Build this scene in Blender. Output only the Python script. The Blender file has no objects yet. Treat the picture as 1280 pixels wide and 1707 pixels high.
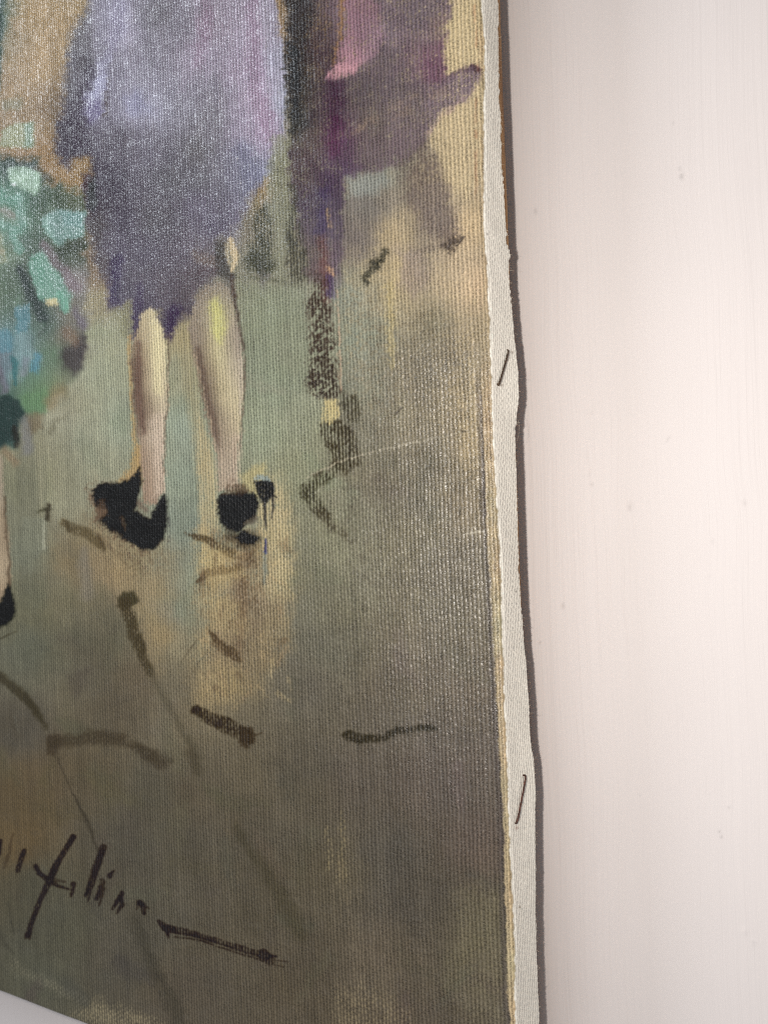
import bpy, math
import numpy as np
from mathutils import Matrix, Vector

# ------------------------------------------------------------------ camera
MM = 0.001
F_PX, CX, CY = 1282.0, 640.0, 853.5            # focal length / centre in photo pixels (1280 x 1707)
TH, RHO = math.radians(27.5), math.radians(2.26)
D = 136 * MM                                   # distance lens - painted face
H0 = 1.40                                      # height of the lens above the floor
CAM = np.array([0.0, -D, H0])
AX = np.array([-math.sin(TH), math.cos(TH), 0.0])
R0 = np.array([math.cos(TH), math.sin(TH), 0.0])
K0 = np.array([0.0, 0.0, 1.0])
RV = math.cos(RHO) * R0 - math.sin(RHO) * K0
UV_ = math.sin(RHO) * R0 + math.cos(RHO) * K0

scene = bpy.context.scene
col = scene.collection
cd = bpy.data.cameras.new('camera'); cam = bpy.data.objects.new('camera', cd); col.objects.link(cam)
m = Matrix.Identity(4)
for i in range(3):
    m[i][0] = RV[i]; m[i][1] = UV_[i]; m[i][2] = -AX[i]; m[i][3] = CAM[i]
cam.matrix_world = m
cd.sensor_fit = 'VERTICAL'; cd.sensor_height = 36.0; cd.sensor_width = 27.0
cd.lens = F_PX / 1707.0 * 36.0
cd.clip_start = 0.005; cd.clip_end = 20.0
cd.dof.use_dof = True; cd.dof.focus_distance = 0.147; cd.dof.aperture_fstop = 26.0
scene.camera = cam
scene.cycles.use_denoising = False
scene.cycles.filter_width = 1.0
scene.cycles.sample_clamp_indirect = 4.0

# ------------------------------------------------------------------ world, lamps, exposure
w = bpy.data.worlds.new('World'); scene.world = w; w.use_nodes = True
w.node_tree.nodes['Background'].inputs[0].default_value = (0.93, 0.96, 1.0, 1)
w.node_tree.nodes['Background'].inputs[1].default_value = 0.15

ld = bpy.data.lights.new('phone_torch', 'POINT'); torch = bpy.data.objects.new('phone_torch', ld)
col.objects.link(torch)
ld.energy = 0.80; ld.color = (1.0, 0.935, 0.86); ld.shadow_soft_size = 0.0022
torch.location = (CAM[0] - 0.018, CAM[1] - 0.003, CAM[2] + 0.006)

ld2 = bpy.data.lights.new('room_window', 'AREA'); win = bpy.data.objects.new('room_window', ld2)
col.objects.link(win)
ld2.shape = 'RECTANGLE'; ld2.size = 0.24; ld2.size_y = 0.24; ld2.energy = 2.6; ld2.color = (0.86, 0.93, 1.0)
win.location = (-0.652, -0.588, H0 + 0.528)
win.rotation_euler = (Vector((-0.13, 0, H0 + 0.03)) - win.location).to_track_quat('-Z', 'Y').to_euler()

ld3 = bpy.data.lights.new('added_fill', 'AREA'); fill_lamp = bpy.data.objects.new('added_fill', ld3)  # fill lamp added to brighten the wall, stands for no known source
col.objects.link(fill_lamp)
ld3.shape = 'RECTANGLE'; ld3.size = 0.9; ld3.size_y = 1.2; ld3.energy = 4.4; ld3.color = (0.90, 0.94, 1.0)
fill_lamp.location = (-0.04, -0.98, H0 - 0.40)
fill_lamp.rotation_euler = (Vector((-0.13, 0, H0 - 0.05)) - fill_lamp.location).to_track_quat('-Z', 'Y').to_euler()

vs = scene.view_settings
vs.view_transform = 'Standard'; vs.look = 'None'; vs.gamma = 1.0; vs.exposure = 0.0; vs.use_curve_mapping = False

# ------------------------------------------------------------------ projection helpers
def ray(x, y):
    x = np.asarray(x, float)[..., None]; y = np.asarray(y, float)[..., None]
    return AX + (x - CX) / F_PX * RV - (y - CY) / F_PX * UV_
def on_front(x, y, depth=0.0):                 # photo pixel -> point on a plane parallel to the wall
    d = ray(x, y); t = (depth - CAM[1]) / d[..., 1]
    return CAM + d * t[..., None]
def on_side(x, y, X):                          # photo pixel -> point on a plane facing right
    d = ray(x, y); t = (X - CAM[0]) / d[..., 0]
    return CAM + d * t[..., None]
def to_px(P):
    q = P - CAM
    z = q @ AX
    return CX + F_PX * (q @ RV) / z, CY - F_PX * (q @ UV_) / z

rng = np.random.default_rng(7)
def vnoise(h, w_, cy, cx, seed, octaves=2):
    """smooth value noise in -1..1"""
    out = np.zeros((h, w_)); amp = 1.0; tot = 0
    r = np.random.default_rng(seed)
    for o in range(octaves):
        ny, nx = int(h / cy) + 4, int(w_ / cx) + 4
        g = r.uniform(-1, 1, (ny, nx))
        yy = np.arange(h) / cy; xx = np.arange(w_) / cx
        iy = yy.astype(int); ix = xx.astype(int)
        fy = yy - iy; fx = xx - ix
        fy = fy * fy * (3 - 2 * fy); fx = fx * fx * (3 - 2 * fx)
        a = g[iy][:, ix] * (1 - fx) + g[iy][:, ix + 1] * fx
        b = g[iy + 1][:, ix] * (1 - fx) + g[iy + 1][:, ix + 1] * fx
        out += amp * (a * (1 - fy)[:, None] + b * fy[:, None]); tot += amp
        amp *= .5; cy = max(cy / 2, 1.0); cx = max(cx / 2, 1.0)
    return out / tot * 1.4
def sstep(a, b, x):
    t = np.clip((x - a) / (b - a), 0, 1); return t * t * (3 - 2 * t)
def n1(x, seed, per=1.0):                      # 1-D smooth noise
    r = np.random.default_rng(seed); g = r.uniform(-1, 1, 4096)
    x = np.asarray(x) / per + 1000; i = np.floor(x).astype(int); f = x - i; f = f * f * (3 - 2 * f)
    return g[i % 4096] * (1 - f) + g[(i + 1) % 4096] * f

# ------------------------------------------------------------------ cloth coordinates (threads)
PW, PF = 0.815 * MM, 0.615 * MM                # warp and weft pitch
def thread_uv(X, Z):
    k = np.floor(X / PW)
    u = X / PW + 0.12 * n1(Z, 11, .011) + 0.16 * n1(X, 12, .005) + 0.15 * n1(Z + k * .0137, 13, .0024) + 0.10 * n1(Z + k * .0071, 16, .0008)
    v = (Z - H0) / PF + 0.40 * n1(X, 14, .007) + 0.25 * n1(Z, 15, .004) + 0.35 * n1(k, 17, 1.0)
    return u, v
def weave(u, v):
    c = np.cos(np.pi * (v + np.floor(u)))
    a = np.abs(np.sin(np.pi * u)) * (.83 + .17 * c)
    b = np.abs(np.sin(np.pi * v)) * (.60 - .34 * c) * .8
    return np.maximum(a, b)

# ------------------------------------------------------------------ the painted picture (pigment map on the cloth)
X0, Y0, X1, Y1 = -110, -110, 905, 2010
W_, H_ = X1 - X0, Y1 - Y0
IMG = np.zeros((H_, W_, 3)); FILL = np.zeros((H_, W_)); HGT = np.zeros((H_, W_))
gx, gy = np.meshgrid(np.arange(W_) + X0 + .5, np.arange(H_) + Y0 + .5)
PP = on_front(gx, gy)
TU, TV = thread_uv(PP[..., 0], PP[..., 2])
WV = weave(TU, TV)
del PP
N1 = vnoise(H_, W_, 14, 14, 1, 3); N2 = vnoise(H_, W_, 14, 14, 2, 3)
NF = vnoise(H_, W_, 3, 3, 3, 2); NB = vnoise(H_, W_, 46, 5, 4, 3); NL = vnoise(H_, W_, 90, 70, 5, 3)
NBH = vnoise(H_, W_, 5, 40, 6, 3); NG = vnoise(H_, W_, 5, 5, 8, 2)
WVW = np.abs(np.sin(np.pi * TU)); BRK = 5.0 * (WV - .6) + 1.5 * NF

def idw(pts, x, y, p=2.6, sig=0):
    pts = np.array(pts, float); num = 0; den = 0
    for a in pts:
        d2 = (x - a[0]) ** 2 + (y - a[1]) ** 2 * (1 if not sig else .35) + 60
        wt = np.exp(-d2 / (2 * sig * sig)) + 1e-9 if sig else (d2 + 200) ** (-p / 2 - .3); num = num + wt[..., None] * a[2:5]; den = den + wt
    return num / den[..., None]
def field(pts, bx, by, sig=0):
    """colour field at reduced resolution, then enlarged"""
    s = 5
    x = np.arange(bx[0], bx[1] + s, s); y = np.arange(by[0], by[1] + s, s)
    qx, qy = np.meshgrid(x + X0, y + Y0)
    c = idw(pts, qx.astype(float), qy.astype(float), sig=sig)
    xi = (np.arange(bx[0], bx[1]) - bx[0]) / s; yi = (np.arange(by[0], by[1]) - by[0]) / s
    ix = np.minimum(xi.astype(int), len(x) - 2); iy = np.minimum(yi.astype(int), len(y) - 2)
    fx = (xi - ix)[None, :, None]; fy = (yi - iy)[:, None, None]
    return (c[iy][:, ix] * (1 - fx) + c[iy][:, ix + 1] * fx) * (1 - fy) + (c[iy + 1][:, ix] * (1 - fx) + c[iy + 1][:, ix + 1] * fx) * fy
def box(pts, pad):
    a = np.array(pts, float)
    bx = (int(max(0, a[:, 0].min() - pad - X0)), int(min(W_, a[:, 0].max() + pad - X0)))
    by = (int(max(0, a[:, 1].min() - pad - Y0)), int(min(H_, a[:, 1].max() + pad - Y0)))
    return bx, by
def segdist(px, py, a, b):
    dx, dy = b[0] - a[0], b[1] - a[1]; L = dx * dx + dy * dy + 1e-9
    t = np.clip(((px - a[0]) * dx + (py - a[1]) * dy) / L, 0, 1)
    return np.hypot(px - a[0] - t * dx, py - a[1] - t * dy), t
def lay(sl, al, colr, dry, streak, fill, hgt):
    wv = WV[sl]
    if dry > 0: al = al * sstep(dry - .22, dry + .22, wv + .22 * N2[sl] + .12 * NF[sl])        # catches the thread tops
    if dry < 0: al = al * sstep(-dry - .25, -dry + .25, 1.13 - .4 * wv - .6 * WVW[sl] + .26 * N2[sl] + .16 * NF[sl])   # stays between the threads
    if streak: al = al * np.clip(1 + streak * NB[sl], 0, 1.0)
    al = np.clip(al, 0, 1)
    c = np.array(colr, float) if not isinstance(colr, np.ndarray) else colr
    IMG[sl] = IMG[sl] * (1 - al[..., None]) + c * al[..., None]
    if fill: FILL[sl] = FILL[sl] * (1 - al) + fill * al
    if hgt: HGT[sl] = np.maximum(HGT[sl], hgt * al * (1 + .5 * N1[sl]))
def P(pts, colr, soft=4, alpha=1.0, edge=4, dry=0, streak=0, fill=0, hgt=0, sig=0, grain=0):
    bx, by = box(pts, soft + edge + 3)
    if bx[1] <= bx[0] or by[1] <= by[0]: return
    sl = (slice(*by), slice(*bx))
    px = gx[sl] + edge * N1[sl] + .35 * edge * NF[sl]; py = gy[sl] + edge * N2[sl]
    ins = np.zeros(px.shape, bool); dist = np.full(px.shape, 1e9); n = len(pts)
    for i in range(n):
        a, b = pts[i], pts[(i + 1) % n]
        d, _ = segdist(px, py, a, b); dist = np.minimum(dist, d)
        cond = ((a[1] > py) != (b[1] > py))
        ins ^= cond & (px < (b[0] - a[0]) * (py - a[1]) / (b[1] - a[1] + 1e-12) + a[0])
    al = alpha * sstep(-soft, soft, np.where(ins, dist, -dist) + np.clip(soft * .45, .4, 1.3) * BRK[sl])
    if grain: al = al * sstep(-.25, .45, NG[sl] + .5 * NF[sl] + grain)
    c = field(colr, bx, by, sig) if isinstance(colr, list) else colr
    if sig: c = .80 * c + .20 * c.mean(-1, keepdims=True) * np.array([1.04, 1.0, .90])
    lay(sl, al, c, dry, streak, fill, hgt)
def L(pts, wd, colr, soft=1.6, alpha=1.0, edge=1.5, dry=0, streak=0, fill=0, hgt=0):
    if not isinstance(wd, (list, tuple)): wd = [wd] * len(pts)
    bx, by = box(pts, max(wd) + soft + edge + 2)
    if bx[1] <= bx[0] or by[1] <= by[0]: return
    sl = (slice(*by), slice(*bx))
    px = gx[sl] + edge * N1[sl] + .3 * edge * NF[sl]; py = gy[sl] + edge * N2[sl]
    sd = np.full(px.shape, -1e9)
    for i in range(len(pts) - 1):
        d, t = segdist(px, py, pts[i], pts[i + 1])
        sd = np.maximum(sd, (wd[i] * (1 - t) + wd[i + 1] * t) / 2 - d)
    lay(sl, alpha * sstep(-soft, soft, sd + np.clip(soft * .3, .15, 1.0) * BRK[sl]), colr, dry, streak, fill, hgt)

# ---- ground colours
BG = [(-80,20,70,95,88),(2,30,85,112,102),(30,40,176,151,116),(60,20,182,157,120),(60,100,186,163,132),(85,60,178,154,120),(50,200,162,143,118),(20,150,174,153,126),(85,180,135,118,100),(75,250,150,124,92),
 (100,285,156,130,96),(135,310,150,126,92),(455,280,140,138,118),(462,350,132,130,110),(430,440,122,120,104),(400,380,125,118,105),(425,310,150,128,95),(470,40,150,125,90),
 (450,530,135,140,118),(450,640,135,142,120),(440,720,138,143,120),(420,600,128,132,112),(500,560,138,140,118),(500,700,136,138,116),(490,780,138,138,112),(180,560,152,154,132),(170,620,150,153,131),(150,700,148,149,128),(150,780,142,142,122),(200,700,140,146,126),(110,680,148,146,126),(160,500,150,142,116),(165,455,128,110,92),
 (60,760,137,134,112),(100,820,138,136,114),(300,620,150,148,124),(300,700,142,150,132),(300,800,140,148,130),(305,870,128,136,122),(300,560,158,146,112),(600,560,130,135,119),(580,500,132,136,122),(610,640,124,124,108),(600,720,118,114,98),(700,620,126,118,100),(720,540,136,128,106),(760,600,130,120,102),
 (700,750,116,109,93),(640,800,112,106,90),(780,560,165,148,120),(785,650,168,150,120),(795,740,150,134,106),(790,850,128,116,96),(650,450,168,152,122),(620,480,150,142,118),(690,500,160,146,118),(760,300,196,176,141),(770,200,200,180,142),(785,90,204,184,146),(760,60,196,178,138),
 (780,380,202,178,142),(790,480,198,172,140),(740,480,176,158,130),(700,300,150,134,112),(720,350,140,126,110),(610,340,128,122,112),(650,330,140,130,116),(590,400,118,108,100),(650,390,172,154,124),(700,420,152,138,120),(660,290,140,136,120),
 (680,900,111,105,88),(700,1000,112,106,90),(600,900,119,115,96),(560,1000,113,110,92),(560,900,128,126,104),(770,960,112,104,90),(650,1150,93,87,75),(780,1150,100,92,80),(700,1080,106,99,85),(560,1080,102,100,86),(520,1150,96,92,80),
 (500,1300,86,81,68),(600,1300,88,82,72),(700,1300,92,84,74),(800,1280,96,88,78),(800,1400,96,86,76),(560,1450,90,84,68),(700,1500,84,79,69),(800,1550,100,94,77),(640,1600,94,86,72),(520,1650,84,77,63),(640,1430,86,82,73),
 (400,1500,80,75,62),(420,1400,82,77,64),(300,1400,82,78,66),(200,1400,80,77,66),(250,1550,80,77,66),(100,1550,75,75,63),(60,1480,76,75,62),(60,1620,78,79,67),(200,1600,77,74,64),(300,1650,82,76,64),
 (30,1400,92,80,58),(70,1300,90,80,62),(30,1340,88,78,58),(30,1220,78,75,66),(150,1300,86,79,63),(250,1330,80,77,65),(330,1330,86,80,66),(200,1180,88,82,68),(120,1080,92,90,74),(50,1080,92,94,80),(60,1000,102,102,84),(100,1000,104,100,80),(120,930,118,106,82),(160,950,128,114,90),
 (50,920,112,114,98),(40,800,112,112,92),(200,950,140,124,96),(250,980,140,128,102),(280,940,128,130,114),(290,1010,122,126,110),(325,950,128,132,114),(300,1080,126,120,98),(200,1060,98,94,78),(230,1130,96,88,72),(160,1110,90,86,72),(310,1140,110,104,86),(330,1180,108,101,82),(390,1280,94,88,72),(270,1060,136,122,92),
 (700,1800,90,82,70),(400,1800,80,74,62),(850,1900,96,90,76)]
bb = field(BG, (0, W_), (0, H_))
IMG[:] = bb
def BG_AT(x, y): return bb[int(np.clip(y - Y0, 0, H_ - 1)), int(np.clip(x - X0, 0, W_ - 1))].copy()
# streaked, broken paint of the ground
IMG *= (1 + .08 * sstep(350, 500, gy) - .07 * sstep(1150, 1500, gy) * sstep(300, 600, gx))[..., None] * (1 - np.array([.0, .022, .03]) * sstep(900, 1200, gy)[..., None])
IMG *= (1 + (.07 * sstep(560, 680, gx) * sstep(560, 680, gy) * (1 - sstep(1050, 1300, gy)))[..., None] * np.array([1.1, 1.0, .8]))
IMG *= (1 + .03 * NB + .04 * NL + .02 * NBH)[..., None]
IMG *= (1 + .03 * vnoise(H_, W_, 30, 26, 21, 3))[..., None] * np.array([1, .995, .98]) ** vnoise(H_, W_, 60, 60, 22, 2)[..., None]

for k in range(170):                            # loose brush-work of the ground
    r_ = np.random.default_rng(900 + k); x = r_.uniform(-90, 830); y = r_.uniform(520, 1900)
    c = BG_AT(x, y) * r_.uniform(.86, 1.13) + r_.normal(0, 3, 3)
    l = r_.uniform(30, 110); a = r_.choice([1.5, 1.62, 1.1, 2.1, .5, .2]) + r_.uniform(-.25, .25)
    L([(x, y), (x + l * .5 * math.cos(a + .2), y + l * .5 * math.sin(a + .2)), (x + l * math.cos(a), y + l * math.sin(a))], [r_.uniform(8, 22), r_.uniform(16, 38), 8], c, 8, .38, 6, streak=.4, dry=r_.choice([0, 0, .35, -.3]))
# right hand ground: light rubs over the warm priming
P([(560,470),(640,440),(800,480),(806,700),(700,720),(600,640)], (176,160,128), 30, .35, 10, dry=.62)
P([(620,560),(800,540),(806,800),(700,900),(600,800)], (100,92,78), 34, .30, 12, dry=-.5)
P([(740,560),(806,560),(808,760),(770,770),(750,660)], (190,168,126), 16, .45, 8, dry=.55)
P([(600,900),(800,860),(830,1120),(700,1200),(560,1150)], (132,124,104), 40, .35, 12, dry=.66)
P([(760,1480),(846,1470),(850,1710),(780,1720)], (122,114,90), 24, .45, 8, dry=.5, streak=.5)
P([(560,1380),(620,1440),(640,1600),(700,1720),(560,1720),(540,1500)], (112,102,84), 30, .35, 8, dry=.55, streak=.6)

P([(575,420),(700,400),(806,500),(806,720),(700,760),(600,690),(570,560)], (188,170,132), 30, .55, 10, grain=-.12, dry=.45)
P([(590,480),(720,500),(790,560),(790,700),(690,780),(600,720)], (92,84,70), 34, .40, 10, grain=-.15)
P([(560,700),(806,640),(822,1000),(830,1250),(560,1250)], (150,140,116), 40, .35, 10, grain=-.25, dry=.6)
P([(560,760),(806,760),(826,1200),(560,1300)], (74,68,58), 40, .30, 10, grain=-.15)
P([(440,500),(540,500),(520,760),(420,760)], (160,162,140), 24, .35, 8, grain=-.2, dry=.5)
P([(10,10),(100,10),(90,240),(20,250)], (190,168,136), 20, .4, 8, grain=-.2)
# ---- violet dress of the middle figure
DR = [(125,20,84,82,84),(110,60,88,86,88),(140,110,78,76,84),(120,150,84,82,88),(105,220,70,64,76),(120,260,66,58,76),(185,20,132,130,152),(205,60,136,132,152),(160,140,118,116,138),(155,180,100,96,112),
 (230,80,112,108,122),(300,40,104,100,112),(260,30,98,96,104),(350,40,126,112,126),(330,90,124,114,130),(420,50,136,122,140),(450,40,124,116,130),(470,100,130,128,146),(220,180,128,126,146),(260,180,130,130,148),(240,130,122,120,134),(300,180,114,112,124),
 (350,150,108,104,116),(400,120,132,116,136),(430,170,144,124,144),(440,210,140,118,142),(400,210,128,116,136),(470,170,138,140,158),(330,250,92,90,94),(350,200,104,102,108),(250,250,98,94,108),(200,240,84,80,92),(180,300,66,60,76),(150,330,54,44,62),(400,270,106,104,122),(440,280,112,114,138),(420,300,104,104,124),
 (330,300,88,86,94),(280,300,88,86,94),(200,370,72,64,84),(160,380,72,62,62),(260,370,84,80,88),(330,340,92,84,104),(360,380,88,80,102),(300,420,88,78,92),(340,420,96,84,88),(240,420,80,72,90),(190,410,82,74,94),(160,440,80,66,66),(180,480,66,56,84),(205,490,78,70,90),(230,470,86,78,90),(230,540,66,54,78),(280,480,84,72,82),(310,500,78,64,72),(280,540,62,48,72),(330,480,88,74,78),(350,450,90,76,80)]
DRESS = [(152,-110),(150,0),(120,55),(106,130),(100,190),(92,240),(98,266),(112,284),(122,268),(149,262),(146,292),(139,325),(138,370),(150,402),(158,440),(178,470),(186,514),(198,510),(217,500),(219,560),(228,570),(241,530),(252,515),(262,514),(272,560),(283,566),(298,536),(326,528),(325,500),(345,472),(366,458),(372,440),(362,404),(384,392),(402,368),(422,330),(450,302),(474,222),(479,120),(474,0),(474,-110)]
DR = [(a, b, *((1.16 + .17 * max(0, min(1, (360 - b) / 200))) * (.56 * np.array([r, g, bl]) + .44 * (np.array([r, g, bl]).mean() * np.array([.99, .98, 1.05]))))) for a, b, r, g, bl in DR]
P(DRESS, DR, 10, 1, 6, streak=.05)
P([(148,262),(122,268),(112,286),(146,330),(150,300)], (152,127,93), 4, .9, 4)
# brush-work on the dress
for k in range(46):
    r_ = np.random.default_rng(100 + k); x = r_.uniform(150, 460); y = r_.uniform(-80, 470)
    if x < 175 and y > 200: continue
    c = field(DR, (int(x - X0), int(x - X0) + 2), (int(y - Y0), int(y - Y0) + 2))[0, 0] * r_.uniform(.84, 1.17)
    l = r_.uniform(30, 80); s = r_.uniform(-.28, .12)
    L([(x, y), (x + s * l * .5, y + l * .5), (x + s * l, y + l)], [r_.uniform(8, 24), r_.uniform(14, 26), 6], c, 6, .5, 5, streak=.5)
L([(200,-20),(196,50),(180,100)], [18,22,10], (150,146,170), 6, .7, 4, fill=.3)
P([(168,95),(182,98),(178,150),(168,196),(138,196),(146,150)], (152,150,176), 7, .75, 5, fill=.5)
P([(152,130),(172,122),(170,160),(148,165)], (172,174,204), 7, .6, 4, fill=.5)
L([(158,175),(150,198)], 22, (112,104,142), 6, .6, 4)
L([(180,130),(176,190)], [2,3], (70,58,52), 2, .7, 2)
P([(205,160),(240,150),(246,185),(215,195)], (152,154,184), 10, .5, 5)
L([(420,-20),(424,60),(432,150),(446,222)], [16,24,28,22], (152,126,150), 9, .5, 5, streak=.3)
L([(345,0),(340,60),(325,110)], [18,22,12], (140,116,138), 8, .45, 5, streak=.3)
L([(470,60),(476,140),(470,220)], [4,8,4], (150,158,178), 3, .6, 2)
L([(405,250),(425,310)], [30,34], (128,130,156), 10, .45, 6)
P([(98,190),(130,150),(150,110),(158,120),(140,200),(150,255),(122,266),(112,282),(98,262)], (68,62,76), 8, .55, 6)
L([(146,300),(150,345)], 20, (50,38,62), 6, .7, 4)
L([(196,430),(188,510)], [18,14], (60,48,82), 4, .7, 3)
L([(232,480),(226,560)], [16,12], (66,54,80), 4, .7, 3)
L([(292,520),(281,560)], [22,8], (58,42,72), 4, .8, 3)
P([(186,512),(217,502),(219,560),(205,560)], (136,134,106), 5, .6, 4)
L([(300,460),(345,455),(372,448)], [10,10,6], (78,66,72), 5, .6, 3)
L([(330,425),(355,440)], 18, (118,102,92), 6, .6, 4)

# ---- strip between the dresses, dark standing figure on the right
L([(468,-60),(472,60),(478,75)], [12,12,4], (150,124,88), 3, .8, 3, streak=.4)
P([(456,230),(486,220),(490,300),(488,360),(478,470),(455,460),(455,380),(440,330),(425,340),(440,300)], (140,140,118), 5, .75, 4, streak=.3)
P([(428,310),(446,298),(450,330),(432,345)], (158,132,96), 6, .7, 4)
RF = [(500,-40,62,58,60),(500,30,58,54,58),(490,110,50,50,52),(500,150,62,60,60),(490,200,52,60,60),(530,60,76,62,68),(545,100,70,54,64),(600,40,124,100,114),(580,10,118,92,104),(600,80,150,116,128),(640,60,108,90,100),(650,30,98,80,92),(700,30,100,84,94),(690,-40,90,76,86),(640,100,92,78,84),
 (700,90,112,82,96),(730,110,106,70,90),(730,60,118,94,96),(760,150,112,92,102),(600,150,84,72,78),(550,170,72,54,70),(560,230,84,44,80),(560,280,80,55,86),(620,200,102,88,82),(680,180,104,88,90),(620,250,102,84,88),(680,230,108,88,94),(660,150,92,78,84),(520,230,90,76,74),(510,290,82,66,72),(535,340,74,62,86),(540,390,84,72,92),(520,420,100,86,82),(550,440,104,78,84),(545,300,70,52,78)]
RF = [(a, b, *(1.12 * (.60 * np.array([r, g, bl]) + .40 * np.array([r, g, bl]).mean() * np.array([1.03, .97, .98])))) for a, b, r, g, bl in RF]
P([(476,-110),(478,150),(484,250),(488,330),(500,400),(512,465),(535,474),(556,468),(574,420),(573,340),(575,302),(600,292),(640,282),(662,274),(700,250),(712,226),(726,200),(746,182),(780,168),(790,142),(801,121),(797,108),(768,116),(742,127),(740,70),(752,30),(768,0),(775,-110)], RF, 6, 1, 6, streak=.15, dry=.25)
P([(478,-110),(478,60),(480,190),(498,230),(505,150),(515,60),(515,-110)], (52,52,54), 8, .6, 4)
for k in range(60):
    r_ = np.random.default_rng(300 + k); x = r_.uniform(500, 745); y = r_.uniform(-90, 270)
    if y > 400 - .28 * x and x > 680 and y > 190: continue
    c = field(RF, (int(x - X0), int(x - X0) + 2), (int(y - Y0), int(y - Y0) + 2))[0, 0] * r_.uniform(.78, 1.2)
    l = r_.uniform(18, 46)
    L([(x, y), (x - l * .5, y + l * .55)], [r_.uniform(8, 20), 6], c, 5, .5, 5, dry=r_.choice([0, .5, -.45]))
P([(570,-20),(578,40),(562,118),(548,132),(575,128),(600,106),(628,92),(642,62),(630,20),(620,-30)], [(560,118,196,148,156),(585,100,176,132,144),(580,50,148,112,124),(610,60,142,112,124),(600,10,140,108,118),(625,70,146,120,132)], 6, .8, 5, dry=.28)
L([(572,-20),(566,60),(556,112)], [5,5,3], (160,122,84), 2, .8, 2)
P([(555,112),(548,134),(590,120),(606,104)], (200,152,158), 5, .7, 4, dry=.3)
L([(640,44),(628,62),(610,92)], [8,8,5], (168,138,152), 3, .6, 3, dry=.4)
P([(548,135),(575,135),(572,210),(548,220)], (72,50,70), 8, .6, 5)
L([(560,200),(556,260)], 14, (96,56,84), 7, .4, 4)
L([(540,320),(535,390)], [20,14], (68,58,92), 6, .55, 5, dry=-.4)
P([(700,92),(738,62),(742,126),(728,140),(705,130)], (116,80,96), 7, .5, 5, dry=.35)
P([(715,30),(745,18),(742,70),(720,60)], (128,106,98), 6, .5, 5, dry=.5)
P([(735,-30),(800,-30),(801,108),(772,114),(744,126),(739,100),(742,66),(757,24)], (198,178,140), 4, .85, 4)
P([(748,180),(782,168),(802,130),(806,300),(776,330),(740,285),(716,226)], (196,176,140), 4, .85, 4)
L([(712,222),(745,186),(790,150)], [4,4,2], (170,142,136), 2, .6, 2)
L([(790,112),(797,117)], [9,10], (70,46,52), 2, .9, 2)
L([(745,128),(792,112)], [4,7], (84,64,72), 3, .6, 2)
for (x, y, s) in [(610,205,14),(660,178,10),(672,190,12),(735,155,12),(600,215,8),(690,165,8),(725,160,8)]:
    L([(x - s, y + s * .7), (x + s, y - s * .5)], 7, (152,130,112), 4, .6, 5, dry=.55)
# crumbly brown-grey edge of that skirt
P([(660,270),(716,226),(738,290),(765,370),(775,400),(745,415),(700,380),(670,320)], (100,86,82), 9, .75, 7, dry=-.38)
P([(690,300),(740,300),(760,380),(700,400)], (150,136,124), 14, .5, 6, dry=.45)
P([(582,298),(640,282),(652,305),(612,330),(585,325)], (154,160,154), 8, .6, 6)
P([(570,330),(620,330),(640,370),(600,440),(568,430)], (112,104,102), 14, .45, 8, dry=-.4)
P([(640,360),(690,350),(690,470),(640,520),(628,450)], (186,166,130), 16, .5, 8, dry=.4)
P([(740,420),(790,400),(802,480),(770,520),(720,470)], (202,178,144), 16, .4, 6, dry=.4)
P([(660,415),(700,420),(720,470),(690,500),(660,470)], (148,130,128), 14, .45, 6, dry=.35)
L([(607,470),(618,446),(634,436)], [10,13,9], (50,48,38), 2.5, .85, 4, dry=-.18)
L([(625,440),(644,418)], [16,10], (50,48,38), 2.5, .8, 4, dry=-.15)
L([(742,412),(756,406),(772,393)], [9,12,6], (62,52,46), 2.5, .85, 4, dry=-.2)
L([(746,428),(752,412)], [4,8], (62,52,46), 2, .7, 3, dry=-.3)
L([(700,420),(745,405)], 10, (110,98,92), 4, .5, 4, dry=-.4)
L([(650,478),(651,560),(656,610)], [14,13,8], (206,186,132), 5, .6, 4, dry=.3)
L([(664,430),(652,480)], [10,14], (196,176,130), 6, .5, 4, dry=.35)

# bristle drag: edges of the wet shapes are pulled about by the brush
_dx = 2.6 * NG + 2.6 * NF + 3.0 * vnoise(H_, W_, 7, 9, 71, 2); _dy = 3.0 * vnoise(H_, W_, 8, 6, 72, 2) + 2.5 * vnoise(H_, W_, 22, 8, 73, 2)
_ix = np.clip((gx - X0 + _dx).astype(int), 0, W_ - 1); _iy = np.clip((gy - Y0 + _dy).astype(int), 0, H_ - 1)
_soft = IMG[_iy, _ix]
_sm = (IMG + np.roll(IMG, 6, 0) + np.roll(IMG, -6, 0) + np.roll(IMG, 4, 1) + np.roll(IMG, -4, 1)) / 5
IMG[:] = .72 * _soft + .28 * _sm[_iy, _ix]
del _soft, _sm

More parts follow.
